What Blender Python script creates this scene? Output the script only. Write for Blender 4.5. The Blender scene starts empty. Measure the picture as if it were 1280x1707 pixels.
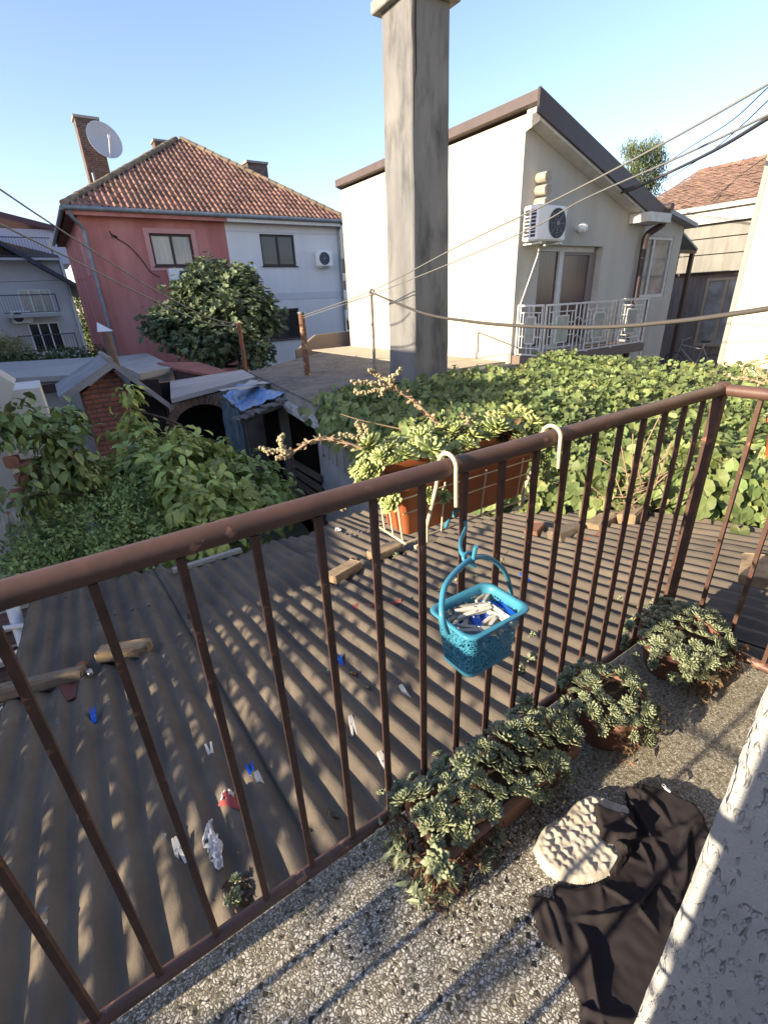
import bpy, math, random
import numpy as np
from mathutils import Vector, Matrix, noise as mnoise
random.seed(7); rng = np.random.default_rng(7)
D = bpy.data; SC = bpy.context.scene; COL = SC.collection
# ------------------------------------------------------------------ camera
F = 780.93; PI_, RO, YA = .426782, .0453807, .5785137; EYE = np.array([0, 0, 1.30])
def _rot():
    cy, sy = math.cos(YA), math.sin(YA)
    f = np.array([sy*math.cos(PI_), cy*math.cos(PI_), -math.sin(PI_)])
    r = np.array([cy, -sy, 0.]); d = np.cross(f, r)
    r2 = math.cos(RO)*r + math.sin(RO)*d; d2 = np.cross(f, r2)
    return np.array([r2, d2, f])
RM = _rot()
cam = D.objects.new('camera', D.cameras.new('camera')); COL.objects.link(cam)
cam.data.sensor_fit = 'HORIZONTAL'; cam.data.sensor_width = 36; cam.data.lens = F/1280*36
cam.data.clip_start = .02; cam.data.clip_end = 2000
m = Matrix.Identity(4)
for i in range(3):
    m[i][0] = RM[0][i]; m[i][1] = -RM[1][i]; m[i][2] = -RM[2][i]; m[i][3] = EYE[i]
cam.matrix_world = m; SC.camera = cam
# ------------------------------------------------------------------ sky, sun, exposure
SUN_EL = 18.0; SUN_AZ = 2.0       # azimuth: degrees from -X towards +Y
SKY = .15; SUNP = 4.6; EXPO = 1.38
W = D.worlds.new("World"); SC.world = W; W.use_nodes = True
nt = W.node_tree; sky = nt.nodes.new('ShaderNodeTexSky'); sky.sky_type = 'NISHITA'; sky.sun_disc = False
sky.sun_elevation = math.radians(SUN_EL); sky.sun_rotation = math.radians(-90+SUN_AZ)
sky.air_density = 1.0; sky.dust_density = .6; sky.ozone_density = 3.0
bg = nt.nodes['Background']; tm = nt.nodes.new('ShaderNodeMix'); tm.data_type = 'RGBA'; tm.blend_type = 'MULTIPLY'; tm.inputs[0].default_value = 1; tm.inputs[7].default_value = (1.14, .955, .95, 1); nt.links.new(sky.outputs[0], tm.inputs[6]); nt.links.new(tm.outputs[2], bg.inputs[0]); bg.inputs[1].default_value = SKY
sd = Vector((-math.cos(math.radians(SUN_EL))*math.cos(math.radians(SUN_AZ)),
             math.cos(math.radians(SUN_EL))*math.sin(math.radians(SUN_AZ)), math.sin(math.radians(SUN_EL))))
sl = D.lights.new('sun', 'SUN'); sl.energy = SUNP; sl.angle = math.radians(.5); sl.color = (1, .84, .62)
so = D.objects.new('sun', sl); COL.objects.link(so); so.rotation_euler = sd.to_track_quat('Z', 'Y').to_euler()
SC.view_settings.view_transform = 'Standard'; SC.view_settings.look = 'None'
SC.view_settings.exposure = EXPO; SC.view_settings.gamma = 1; SC.view_settings.use_curve_mapping = False
SC.cycles.max_bounces = 6; SC.cycles.transparent_max_bounces = 12
# ------------------------------------------------------------------ survey helpers (sight lines measured from the photograph's viewpoint)
def ray(u, v): return RM.T @ np.array([(u-640)/F, (v-853.5)/F, 1.])
def on(u, v, x=None, y=None, z=None):
    d = ray(u, v); t = x/d[0] if x is not None else y/d[1] if y is not None else (z-EYE[2])/d[2]
    return EYE + d*t
def at(u, v, t): return EYE + ray(u, v)*t
# ------------------------------------------------------------------ materials
def link(nt, a, b): nt.links.new(a, b)
def M(name, c, c2=None, s=4., rough=.8, bump=0., bs=30., detail=6., metal=0., spec=.3, stretch=(1, 1, 1), ramp=(.35, .65), c3=None, s3=1., r3=(.45, .6), transl=0., island=0., bd=.01):
    m = D.materials.new(name); m.use_nodes = True; nt = m.node_tree; N = nt.nodes; p = N['Principled BSDF']
    p.inputs['Roughness'].default_value = rough; p.inputs['Metallic'].default_value = metal
    p.inputs['Specular IOR Level'].default_value = spec
    tc = N.new('ShaderNodeTexCoord'); mp = N.new('ShaderNodeMapping'); mp.inputs['Scale'].default_value = stretch
    link(nt, tc.outputs['Object'], mp.inputs[0]); out = None
    def noise(sc, det=detail, rough_=.6):
        n = N.new('ShaderNodeTexNoise'); n.inputs['Scale'].default_value = sc; n.inputs['Detail'].default_value = det
        n.inputs['Roughness'].default_value = rough_; link(nt, mp.outputs[0], n.inputs['Vector']); return n
    def mix(fac, a, b):
        x = N.new('ShaderNodeMix'); x.data_type = 'RGBA'
        link(nt, fac, x.inputs['Factor'])
        for k, q in ((6, a), (7, b)):
            if isinstance(q, tuple): x.inputs[k].default_value = (*q, 1)
            else: link(nt, q, x.inputs[k])
        return x.outputs[2]
    def rmp(src, lo, hi):
        r = N.new('ShaderNodeMapRange'); r.inputs[1].default_value = lo; r.inputs[2].default_value = hi
        link(nt, src, r.inputs[0]); return r.outputs[0]
    if c2 is not None: out = mix(rmp(noise(s).outputs[0], *ramp), c, c2)
    if c3 is not None: out = mix(rmp(noise(s3, 8).outputs[0], *r3), out if out is not None else c, c3)
    if island:
        g = N.new('ShaderNodeNewGeometry'); hs = N.new('ShaderNodeHueSaturation')
        v = N.new('ShaderNodeMapRange'); v.inputs[3].default_value = 1-island; v.inputs[4].default_value = 1+island
        link(nt, g.outputs['Random Per Island'], v.inputs[0]); link(nt, v.outputs[0], hs.inputs['Value'])
        w = N.new('ShaderNodeTexWhiteNoise'); w.noise_dimensions = '1D'; link(nt, g.outputs['Random Per Island'], w.inputs['W'])
        v2 = N.new('ShaderNodeMapRange'); v2.inputs[3].default_value = .5-.011*island/.3; v2.inputs[4].default_value = .5+.011*island/.3
        link(nt, w.outputs['Value'], v2.inputs[0]); link(nt, v2.outputs[0], hs.inputs['Hue'])
        if out is not None: link(nt, out, hs.inputs['Color'])
        else: hs.inputs['Color'].default_value = (*c, 1)
        out = hs.outputs[0]
    if out is not None: link(nt, out, p.inputs['Base Color'])
    else: p.inputs['Base Color'].default_value = (*c, 1)
    if bump:
        b = N.new('ShaderNodeBump'); b.inputs['Strength'].default_value = bump; b.inputs['Distance'].default_value = bd
        link(nt, noise(bs, 5).outputs[0], b.inputs['Height']); link(nt, b.outputs[0], p.inputs['Normal'])
    if transl:
        t = N.new('ShaderNodeBsdfTranslucent'); ms = N.new('ShaderNodeMixShader'); ms.inputs[0].default_value = transl
        if out is not None: link(nt, out, t.inputs[0])
        else: t.inputs[0].default_value = (*c, 1)
        link(nt, p.outputs[0], ms.inputs[1]); link(nt, t.outputs[0], ms.inputs[2])
        link(nt, ms.outputs[0], N['Material Output'].inputs[0])
    m['_mp'] = 1
    return m
def brickmat(name, axis, c1, c2, mortar, bw=.25, bh=.07, msize=.012, dirt=None):
    m = M(name, c1, rough=.9, spec=.1); nt = m.node_tree; N = nt.nodes; p = N['Principled BSDF']
    tc = N.new('ShaderNodeTexCoord'); sx = N.new('ShaderNodeSeparateXYZ'); cb = N.new('ShaderNodeCombineXYZ')
    link(nt, tc.outputs['Object'], sx.inputs[0])
    a = N.new('ShaderNodeMath'); a.operation = 'ADD'; link(nt, sx.outputs[0], a.inputs[0]); link(nt, sx.outputs[1], a.inputs[1])
    link(nt, a.outputs[0], cb.inputs[0]); link(nt, sx.outputs[2], cb.inputs[1])
    b = N.new('ShaderNodeTexBrick'); b.inputs['Scale'].default_value = 1; b.inputs['Brick Width'].default_value = bw
    b.inputs['Row Height'].default_value = bh; b.inputs['Mortar Size'].default_value = msize; b.inputs['Mortar Smooth'].default_value = .3
    b.inputs['Color1'].default_value = (*c1, 1); b.inputs['Color2'].default_value = (*c2, 1); b.inputs['Mortar'].default_value = (*mortar, 1)
    nz = N.new('ShaderNodeTexNoise'); nz.inputs['Scale'].default_value = 5; nz.inputs['Detail'].default_value = 8
    link(nt, tc.outputs['Object'], nz.inputs['Vector'])
    va = N.new('ShaderNodeVectorMath'); va.operation = 'MULTIPLY_ADD'; va.inputs[1].default_value = (.03, .03, 0)
    link(nt, nz.outputs['Color'], va.inputs[0]); link(nt, cb.outputs[0], va.inputs[2]); link(nt, va.outputs[0], b.inputs['Vector'])
    x = N.new('ShaderNodeMix'); x.data_type = 'RGBA'; x.blend_type = 'MULTIPLY'; x.inputs[0].default_value = .7
    r = N.new('ShaderNodeMapRange'); r.inputs[1].default_value = .3; r.inputs[2].default_value = .7; r.inputs[3].default_value = .45; r.inputs[4].default_value = 1.2
    link(nt, nz.outputs[0], r.inputs[0]); link(nt, b.outputs[0], x.inputs[6]); link(nt, r.outputs[0], x.inputs[7])
    link(nt, x.outputs[2], p.inputs['Base Color'])
    bp = N.new('ShaderNodeBump'); bp.inputs['Distance'].default_value = .01; bp.invert = True
    link(nt, b.outputs['Fac'], bp.inputs['Height']); link(nt, bp.outputs[0], p.inputs['Normal'])
    return m
# ------------------------------------------------------------------ mesh builder
class MB:
    def __init__(s): s.v = []; s.f = []; s.n = 0; s.sm = []
    def add(s, v, f, smooth=False):
        b = s.n; s.v.extend([tuple(map(float, p)) for p in v]); s.n += len(v)
        s.f.extend([tuple(int(i)+b for i in q) for q in f]); s.sm.extend([smooth]*len(f)); return s
    def box(s, lo, hi):
        (a, b, c), (d, e, g) = lo, hi
        v = [(a, b, c), (d, b, c), (d, e, c), (a, e, c), (a, b, g), (d, b, g), (d, e, g), (a, e, g)]
        return s.add(v, [(0, 3, 2, 1), (4, 5, 6, 7), (0, 1, 5, 4), (1, 2, 6, 5), (2, 3, 7, 6), (3, 0, 4, 7)])
    def obox(s, c, size, rz=0., rx=0., ry=0., bev=0., jit=0.):
        R = np.array((Matrix.Rotation(rz, 3, 'Z') @ Matrix.Rotation(ry, 3, 'Y') @ Matrix.Rotation(rx, 3, 'X')))
        h = np.array(size)/2; b = min(bev, min(h)*.9)
        if b <= 0:
            v = [np.array((x, y, z))*h for z in (-1, 1) for x, y in ((-1, -1), (1, -1), (1, 1), (-1, 1))]
            f = [(0, 3, 2, 1), (4, 5, 6, 7), (0, 1, 5, 4), (1, 2, 6, 5), (2, 3, 7, 6), (3, 0, 4, 7)]
        else:
            v = []; rings = []
            for z, ins in ((-h[2], b), (-h[2]+b, 0), (h[2]-b, 0), (h[2], b)):
                hx, hy = h[0]-ins, h[1]-ins; q = b if ins == 0 else b*.4
                ring = [(-hx+q, -hy), (hx-q, -hy), (hx, -hy+q), (hx, hy-q), (hx-q, hy), (-hx+q, hy), (-hx, hy-q), (-hx, -hy+q)]
                rings.append(list(range(len(v), len(v)+8))); v += [np.array((x, y, z)) for x, y in ring]
            f = [tuple(rings[0][::-1]), tuple(rings[3])]
            for a, c_ in zip(rings, rings[1:]):
                f += [(a[i], a[(i+1) % 8], c_[(i+1) % 8], c_[i]) for i in range(8)]
        if jit: v = [p + rng.normal(0, jit, 3) for p in v]
        return s.add([R @ p + np.array(c) for p in v], f)
    def quad(s, *p): return s.add(p, [tuple(range(len(p)))])
    def prism(s, poly, vec):
        n = len(poly); p = [np.array(q, float) for q in poly]; w = [q+np.array(vec) for q in p]
        return s.add(p+w, [tuple(range(n))[::-1], tuple(range(n, 2*n))]+[(i, (i+1) % n, (i+1) % n+n, i+n) for i in range(n)])
    def tube(s, pts, r, n=10, cap=True, smooth=True, square=False):
        pts = [np.array(p, float) for p in pts]; k = len(pts); rr = r if hasattr(r, '__len__') else [r]*k
        v = []; up = None
        for i, p in enumerate(pts):
            t = pts[min(i+1, k-1)]-pts[max(i-1, 0)]; t = t/(np.linalg.norm(t)+1e-12)
            if up is None:
                up = np.array([0, 0, 1.]) if abs(t[2]) < .9 else np.array([0, 1., 0])
            a = np.cross(t, up); a /= np.linalg.norm(a); b = np.cross(a, t); up = b
            for j in range(n):
                th = 2*math.pi*(j+.5)/n; v.append(p+rr[i]*(a*math.cos(th)+b*math.sin(th)))
        f = [(i*n+j, i*n+(j+1) % n, (i+1)*n+(j+1) % n, (i+1)*n+j) for i in range(k-1) for j in range(n)]
        s.add(v, f, smooth)
        if cap: s.add([v[j] for j in range(n)], [tuple(range(n))[::-1]]); s.add(v[-n:], [tuple(range(n))])
        return s
    def lathe(s, prof, c, n=24, sx=1, sy=1, rz=0., smooth=True):
        v = []; 
        for r, z in prof:
            for j in range(n):
                th = 2*math.pi*j/n; x, y = r*sx*math.cos(th), r*sy*math.sin(th)
                v.append((c[0]+x*math.cos(rz)-y*math.sin(rz), c[1]+x*math.sin(rz)+y*math.cos(rz), c[2]+z))
        k = len(prof)
        return s.add(v, [(i*n+j, i*n+(j+1) % n, (i+1)*n+(j+1) % n, (i+1)*n+j) for i in range(k-1) for j in range(n)], smooth)
    def inst(s, tv, tf, pos, xd, nd, sc, smooth=False):
        """place a template (x = length, z = normal) at many spots"""
        pos = np.asarray(pos, float); xd = np.asarray(xd, float); nd = np.asarray(nd, float); N_ = len(pos)
        if N_ == 0: return s
        xd = xd/np.linalg.norm(xd, axis=1)[:, None]
        nd = nd-(nd*xd).sum(1)[:, None]*xd; nd /= (np.linalg.norm(nd, axis=1)[:, None]+1e-9); yd = np.cross(nd, xd)
        sc = np.broadcast_to(np.asarray(sc, float).reshape(-1, 1), (N_, 1)); tv = np.asarray(tv, float)
        out = pos[:, None, :] + (tv[None, :, 0:1]*xd[:, None, :]+tv[None, :, 1:2]*yd[:, None, :]+tv[None, :, 2:3]*nd[:, None, :])*sc[:, :, None]
        v = out.reshape(-1, 3).tolist(); b = s.n; k = len(tv); s.v.extend(map(tuple, v)); s.n += len(v)
        for i in range(N_):
            o = b+i*k; s.f.extend([tuple(q+o for q in f) for f in tf])
        s.sm.extend([smooth]*(N_*len(tf))); return s
    def mesh(s, name, mats, org=(0, 0, 0)):
        me = D.meshes.new(name); o = Vector(org)
        me.from_pydata([(p[0]-o.x, p[1]-o.y, p[2]-o.z) for p in s.v], [], s.f)
        if any(s.sm): me.polygons.foreach_set('use_smooth', s.sm)
        for mt in (mats if isinstance(mats, (list, tuple)) else [mats]): me.materials.append(mt)
        me.update(); return me
    def build(s, name, mat, parent=None, label=None):
        org = parent.matrix_world.translation if parent is not None else Vector((0, 0, 0))
        org = Vector(parent['_o']) if parent is not None and '_o' in parent else Vector((0, 0, 0))
        ob = D.objects.new(name, s.mesh(name, mat, org)); COL.objects.link(ob)
        if parent is not None: ob.parent = parent; ob['_o'] = tuple(org)
        if label: ob['label'] = label
        return ob
def root(name, loc, label, cat, group=None):
    o = D.objects.new(name, None); COL.objects.link(o); o.location = [float(q) for q in loc]; o['_o'] = tuple(float(q) for q in loc)
    o.empty_display_size = .1; o['label'] = label; o['category'] = cat
    if group: o['group'] = group
    return o
def tag(o, label, cat, group=None):
    o['label'] = label; o['category'] = cat
    if group: o['group'] = group
    return o
def one(name, mb, mat, label, cat, group=None):
    """a thing that is one mesh, its origin at its base"""
    a = np.array(mb.v); lo = a.min(0); hi = a.max(0); org = ((lo[0]+hi[0])/2, (lo[1]+hi[1])/2, lo[2])
    ob = D.objects.new(name, mb.mesh(name, mat, org)); COL.objects.link(ob); ob.location = org
    return tag(ob, label, cat, group)
def struct(name, mb, mat, kind='structure'):
    o = mb.build(name, mat); o['kind'] = kind; return o
def clone(o, loc, rz, label=None, sc=1.):
    r = o.copy(); COL.objects.link(r); r.location = loc; r.rotation_euler = (0, 0, rz); r.scale = (sc,)*3
    if label: r['label'] = label
    for ch in o.children:
        c = ch.copy(); COL.objects.link(c); c.parent = r
        for g in ch.children: d = g.copy(); COL.objects.link(d); d.parent = c
    return r
def facade(mb, fn, u0, u1, z0, z1, holes, depth=.12, top=None):
    """wall face with real openings; fn(u,z,d) -> world point, d = depth into the wall"""
    us = sorted(set([u0, u1]+[h[0] for h in holes]+[h[1] for h in holes])); zs = sorted(set([z0, z1]+[h[2] for h in holes]+[h[3] for h in holes]))
    tp = top or (lambda u: z1)
    for a, b in zip(us, us[1:]):
        for c, d in zip(zs, zs[1:]):
            if any(h[0] <= (a+b)/2 <= h[1] and h[2] <= (c+d)/2 <= h[3] for h in holes): continue
            dl, dr = (tp(a), tp(b)) if d == z1 else (d, d)
            mb.quad(fn(a, c, 0), fn(b, c, 0), fn(b, dr, 0), fn(a, dl, 0))
    for a, b, c, d in holes:
        for p, q in (((a, c), (b, c)), ((b, c), (b, d)), ((b, d), (a, d)), ((a, d), (a, c))):
            mb.quad(fn(*p, 0), fn(*q, 0), fn(*q, depth), fn(*p, depth))
def fbox(mb, fn, u0, u1, z0, z1, d0, d1):
    p = [fn(u, z, d) for d in (d0, d1) for u, z in ((u0, z0), (u1, z0), (u1, z1), (u0, z1))]
    mb.add(p, [(0, 1, 2, 3), (7, 6, 5, 4), (0, 4, 5, 1), (1, 5, 6, 2), (2, 6, 7, 3), (3, 7, 4, 0)])
def window(parent, fn, u0, u1, z0, z1, frame, glass, nm=1, dep=.08, fw=.06, name='window', sill=None, glass2=None, tb=0):
    w = MB(); fbox(w, fn, u0, u0+fw, z0, z1, dep-.03, dep+.03); fbox(w, fn, u1-fw, u1, z0, z1, dep-.03, dep+.03)
    fbox(w, fn, u0+fw, u1-fw, z1-fw, z1, dep-.03, dep+.03); fbox(w, fn, u0+fw, u1-fw, z0, z0+fw, dep-.03, dep+.03)
    for k in range(nm):
        c = u0+(u1-u0)*(k+1)/(nm+1); fbox(w, fn, c-fw*.55, c+fw*.55, z0+fw, z1-fw, dep-.035, dep+.025)
    if tb: fbox(w, fn, u0+fw, u1-fw, tb-.02, tb+.02, dep-.02, dep+.02)
    wo = w.build(name, frame, parent)
    for k in range(nm+1):
        a = u0+(u1-u0)*k/(nm+1)+fw*.5; b = u0+(u1-u0)*(k+1)/(nm+1)-fw*.5
        g = MB(); g.quad(fn(a, z0+fw*.5, dep), fn(b, z0+fw*.5, dep), fn(b, z1-fw*.5, dep), fn(a, z1-fw*.5, dep)); g.build('pane', glass if (k == 0 or not glass2) else glass2, wo)
    if sill:
        s = MB(); fbox(s, fn, u0-.05, u1+.05, z0-.04, z0-.002, -.06, dep); s.build('sill', sill, wo)
    return wo
def spline(pts, n=8):
    p = [np.array(q, float) for q in pts]; p = [2*p[0]-p[1]]+p+[2*p[-1]-p[-2]]; out = []
    for i in range(1, len(p)-2):
        for k in range(n):
            t = k/n; out.append(.5*((2*p[i])+(-p[i-1]+p[i+1])*t+(2*p[i-1]-5*p[i]+4*p[i+1]-p[i+2])*t*t+(-p[i-1]+3*p[i]-3*p[i+1]+p[i+2])*t**3))
    out.append(p[-2]); return out
def nz(x, y, z=0.): return mnoise.noise(Vector((x, y, z)))
# leaf templates: x length 0..1, y width, z normal
def leaf_t(w=.28, fold=.25, curl=-.15):
    v = [(0, 0, 0), (.3, w*.85, fold*w), (.3, 0, 0), (.3, -w*.85, fold*w), (.68, w*.8, fold*w+curl*.4), (.68, 0, curl*.4), (.68, -w*.8, fold*w+curl*.4), (1, 0, curl)]
    return v, [(0, 2, 1), (0, 3, 2), (2, 5, 4, 1), (3, 6, 5, 2), (5, 7, 4), (6, 7, 5)]
def fan_t(angs_r, cup=.1):
    v = [(.35, 0, -cup*.6)]
    for a, r in angs_r: v.append((.35+r*math.cos(math.radians(a)), r*math.sin(math.radians(a)), cup*(r-.4)*(1 if abs(a) > 20 else -1.2)))
    n = len(angs_r); return v, [(0, i+1, (i+1) % n+1) for i in range(n)]
VINE_T = fan_t([(0, .68), (22, .50), (48, .54), (80, .50), (115, .54), (152, .50), (178, .2), (208, .50), (245, .54), (280, .50), (312, .54), (338, .50)], .22)
FIG_T = fan_t([(0, .75), (18, .38), (45, .62), (68, .32), (100, .5), (150, .4), (180, .3), (210, .4), (260, .5), (292, .32), (315, .62), (342, .38)], .25)
def unit(a): return a/(np.linalg.norm(a, axis=-1, keepdims=True)+1e-9)
def blobs(bl, n, shell=.5):
    """random points in a set of ellipsoids, crowded towards the skin; returns points and outward directions"""
    wt = np.array([b[2] if len(b) > 2 else np.prod(b[1])**(2/3) for b in bl]); wt = wt/wt.sum(); P_, O_ = [], []
    for b, k in zip(bl, rng.multinomial(n, wt)):
        d = unit(rng.normal(size=(k, 3))); r = (shell+(1-shell)*rng.random(k)**.6)*(1+.12*rng.normal(size=k))
        P_.append(np.array(b[0])+d*np.array(b[1])*r[:, None]); O_.append(unit(d/np.array(b[1])))
    return np.concatenate(P_), np.concatenate(O_)
def foliage(mb, bl, n, size, tmpl, droop=.4, shell=.55, cluster=5, spread=.6):
    P_, O_ = blobs(bl, n//cluster, shell)
    P_ = np.repeat(P_, cluster, 0)+rng.normal(0, size*spread, (len(P_)*cluster, 3)); O_ = np.repeat(O_, cluster, 0)
    k = len(P_); xd = unit(O_*.7+rng.normal(0, .6, (k, 3))); xd[:, 2] -= droop
    nd = unit(O_*.5+np.array([0, 0, .9])+rng.normal(0, .35, (k, 3)))
    mb.inst(*tmpl, P_, xd, nd, size*(.65+.7*rng.random(k)))
def limbs(mb, base, top, r, ends, n=3):
    mb.tube(spline([base, (np.array(base)+np.array(top))/2+rng.normal(0, r, 3), top], 4), list(np.linspace(r, r*.6, 9)), 8)
    for e in ends:
        mid = (np.array(top)*.5+np.array(e)*.5)+rng.normal(0, .12*np.linalg.norm(np.array(e)-np.array(top)), 3)
        q = spline([top, mid, e], 4); mb.tube(q, list(np.linspace(r*.5, r*.12, len(q))), 6)
# ------------------------------------------------------------------ shared materials
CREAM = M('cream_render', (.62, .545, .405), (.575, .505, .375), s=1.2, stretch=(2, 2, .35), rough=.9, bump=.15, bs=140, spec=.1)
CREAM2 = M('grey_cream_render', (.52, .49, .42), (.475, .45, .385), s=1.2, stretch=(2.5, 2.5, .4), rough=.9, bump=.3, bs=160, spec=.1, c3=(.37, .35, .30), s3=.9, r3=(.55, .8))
PINK = M('red_render', (.45, .175, .15), (.38, .145, .125), s=.9, stretch=(2, 2, .4), rough=.92, bump=.4, bs=90, spec=.1, c3=(.50, .22, .195), s3=.5)
PINKL = M('pink_trim', (.52, .27, .25), rough=.9, spec=.1)
GREYW = M('pale_grey_render', (.70, .675, .66), (.64, .62, .61), s=.9, stretch=(2, 2, .4), rough=.92, bump=.3, bs=90, spec=.1)
GREYB = M('grey_band', (.56, .55, .56), rough=.9)
BROWNM = M('brown_sheet_metal', (.055, .038, .034), rough=.45, spec=.4)
BROWNF = M('brown_fascia', (.11, .085, .075), (.09, .07, .065), rough=.5, spec=.4)
DARKW = M('dark_frame', (.045, .032, .028), rough=.5)
WHITE = M('white_plastic', (.75, .75, .73), rough=.45, spec=.4)
OFFW = M('off_white_paint', (.68, .67, .62), (.58, .56, .5), s=6, rough=.6)
GLASSD = M('dark_glass', (.03, .028, .03), rough=.06, spec=.6)
GLASSC = M('curtained_glass', (.42, .42, .38), (.30, .31, .28), s=2.5, rough=.12, spec=.5, stretch=(3, 3, .4))
GLASSB = M('brown_curtained_glass', (.105, .06, .055), (.08, .048, .045), s=5, rough=.18, spec=.5, stretch=(4, 4, .2))
GLASSR = M('reflecting_glass', (.30, .31, .30), (.16, .15, .14), s=2.2, rough=.08, spec=.6)
ZINC = M('zinc_gutter', (.22, .25, .27), (.16, .18, .2), s=5, rough=.45, metal=.3)
CONC = M('old_concrete', (.33, .31, .27), (.22, .21, .19), s=2.5, rough=.95, bump=.6, bs=25, spec=.1, c3=(.13, .125, .12), s3=6, r3=(.55, .75))
BRICKG = brickmat('old_brick', 0, (.15, .105, .085), (.11, .08, .068), (.22, .19, .16), .25, .075)
TILE = M('clay_tile', (.30, .165, .115), (.20, .115, .088), s=1.5, rough=.8, island=.28, spec=.2, c3=(.15, .095, .075), s3=.9, r3=(.5, .75))
TILEG = M('mossy_ridge_tile', (.24, .17, .11), (.14, .12, .08), s=4, rough=.9, island=.2)
def lump(name, c, **k): return M(name, c, **k)
LEAF_FIG = M('fig_leaf', (.15, .19, .10), (.085, .12, .065), s=1.2, rough=.5, island=.35, transl=.12, spec=.3)
LEAF_P = M('glossy_leaf', (.44, .50, .14), (.24, .31, .085), s=1.5, rough=.45, island=.4, transl=.2, spec=.35)
LEAF_S = M('small_leaf', (.32, .42, .15), (.19, .28, .10), s=2, rough=.6, island=.35, transl=.2)
LEAF_V = M('vine_leaf', (.23, .285, .10), (.14, .19, .07), s=1.3, rough=.5, island=.45, transl=.25, spec=.3, c3=(.38, .36, .14), s3=3.5, r3=(.58, .7))
LEAF_B = M('birch_leaf', (.16, .19, .08), (.10, .13, .05), s=.6, rough=.7, island=.3, transl=.2)
LEAF_H = M('hedge_leaf', (.11, .17, .06), (.06, .10, .04), s=1, rough=.7, island=.3)
LEAF_Y = M('yellowing_leaf', (.45, .42, .18), (.28, .29, .12), s=1, rough=.7, island=.3, transl=.2)
BARK = M('bark', (.10, .075, .055), (.06, .045, .035), s=10, rough=.95, bump=.6, bs=40)
# ------------------------------------------------------------------ ground
g = MB(); g.quad((-400, -400, -3), (400, -400, -3), (400, 400, -3), (-400, 400, -3))
struct('ground', g, M('yard_soil', (.16, .14, .10), (.09, .10, .05), s=.6, rough=1, bump=.5, bs=12, c3=(.22, .20, .17), s3=.15))

def tile_slope(mb, o, ux, up, n, wfun, L, tw=.21, th=.34, amp=.06, jit=.004, skip=0.):
    """rows of S-shaped clay tiles; o = eave origin, ux along eave, up along slope; wfun(s)->(lo,hi) extent along eave at distance s up"""
    o, ux, up, n = map(lambda q: np.array(q, float), (o, ux, up, n)); s = 0; r = 0
    prof = [(0, .15), (.12, .75), (.27, 1), (.42, .75), (.55, .2), (.78, 0), (1.02, .12)]
    while s < L:
        lo, hi = wfun(s+th*.5)
        k0 = math.ceil(lo/tw); k1 = math.floor(hi/tw)
        for k in range(k0, k1):
            if rng.random() < skip: continue
            b = o+ux*k*tw+up*s+rng.normal(0, jit, 3); tilt = .028+rng.normal(0, .004); v = []
            for t, hh in ((-.03, tilt), (th*.5, tilt*.6), (th+.02, .0)):
                for x, z in prof: v.append(b+ux*x*tw+up*t+n*(z*amp+hh))
            for x, z in prof: v.append(b+ux*x*tw-up*.03+n*(z*amp+tilt-.018))
            m_ = len(prof); f = [(i*m_+j, i*m_+j+1, (i+1)*m_+j+1, (i+1)*m_+j) for i in range(2) for j in range(m_-1)]
            f += [(3*m_+j, 3*m_+j+1, j+1, j) for j in range(m_-1)]
            mb.add(v, f, True)
        s += th; r += 1
def ridge(mb, a, b, r=.11, L=.38):
    a, b = np.array(a, float), np.array(b, float); n = int(np.linalg.norm(b-a)/L); d = (b-a)/np.linalg.norm(b-a)
    for i in range(n):
        p = a+d*i*L; mb.tube([p-d*.02, p+d*(L+.03)], [r*1.08+rng.normal(0, .006), r*.88], 10)

# ------------------------------------------------------------------ red and grey house
YR = 21.07; RXL, RXR, RXS = 2.0, 12.04, 6.93
H = root('semi_detached_house', (7, 26, -3), 'two-storey house, left half red, right half pale grey, under a hipped clay-tile roof', 'house')
fY = lambda u, z, d=0: (u, YR+d, z)
w1 = (4.08, 5.58, 2.76, 3.84); w2 = (8.30, 9.83, 2.76, 3.93); w3 = (8.15, 9.69, -.17, 1.09)
b = MB(); facade(b, fY, RXL, RXS, -3, 4.36, [w1], .14)
b.quad((RXL, YR, -3), (RXL, 31, -3), (RXL, 31, 4.36), (RXL, YR, 4.36)); b.build('red_wall', PINK, H, 'red rendered left half')
b = MB(); facade(b, fY, RXS, RXR, -3, 4.36, [w2, w3], .14)
b.quad((RXR, YR, -3), (RXR, 31, -3), (RXR, 31, 4.36), (RXR, YR, 4.36)); b.quad((RXL, 31, -3), (RXR, 31, -3), (RXR, 31, 4.36), (RXL, 31, 4.36))
b.build('grey_wall', GREYW, H, 'pale grey rendered right half')
b = MB(); fbox(b, fY, RXS+.01, RXR-.12, 3.98, 4.02, -.02, 0); fbox(b, fY, RXS+.01, RXR-.12, 1.45, 1.72, -.015, 0); b.build('string_course', GREYB, H)
b = MB(); fw = .17
for q in ((w1[0]-fw, w1[1]+fw, w1[3], w1[3]+.16), (w1[0]-fw, w1[0], w1[2]-.14, w1[3]), (w1[1], w1[1]+fw, w1[2]-.14, w1[3]), (w1[0], w1[1], w1[2]-.14, w1[2])): fbox(b, fY, *q, -.03, 0)
b.build('window_surround', PINKL, H, 'pale pink border round the window')
window(H, fY, *w1, DARKW, GLASSC, 1, .1, .08, sill=DARKW)
window(H, fY, *w2, DARKW, GLASSD, 1, .1, .08, sill=DARKW); window(H, fY, *w3, DARKW, GLASSD, 0, .1, .08, sill=DARKW)
ex0, ex1, ey0, ey1, ez = 1.62, 12.30, 20.68, 31.4, 4.5; AP = np.array((7.05, 25.75, 7.98))
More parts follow.
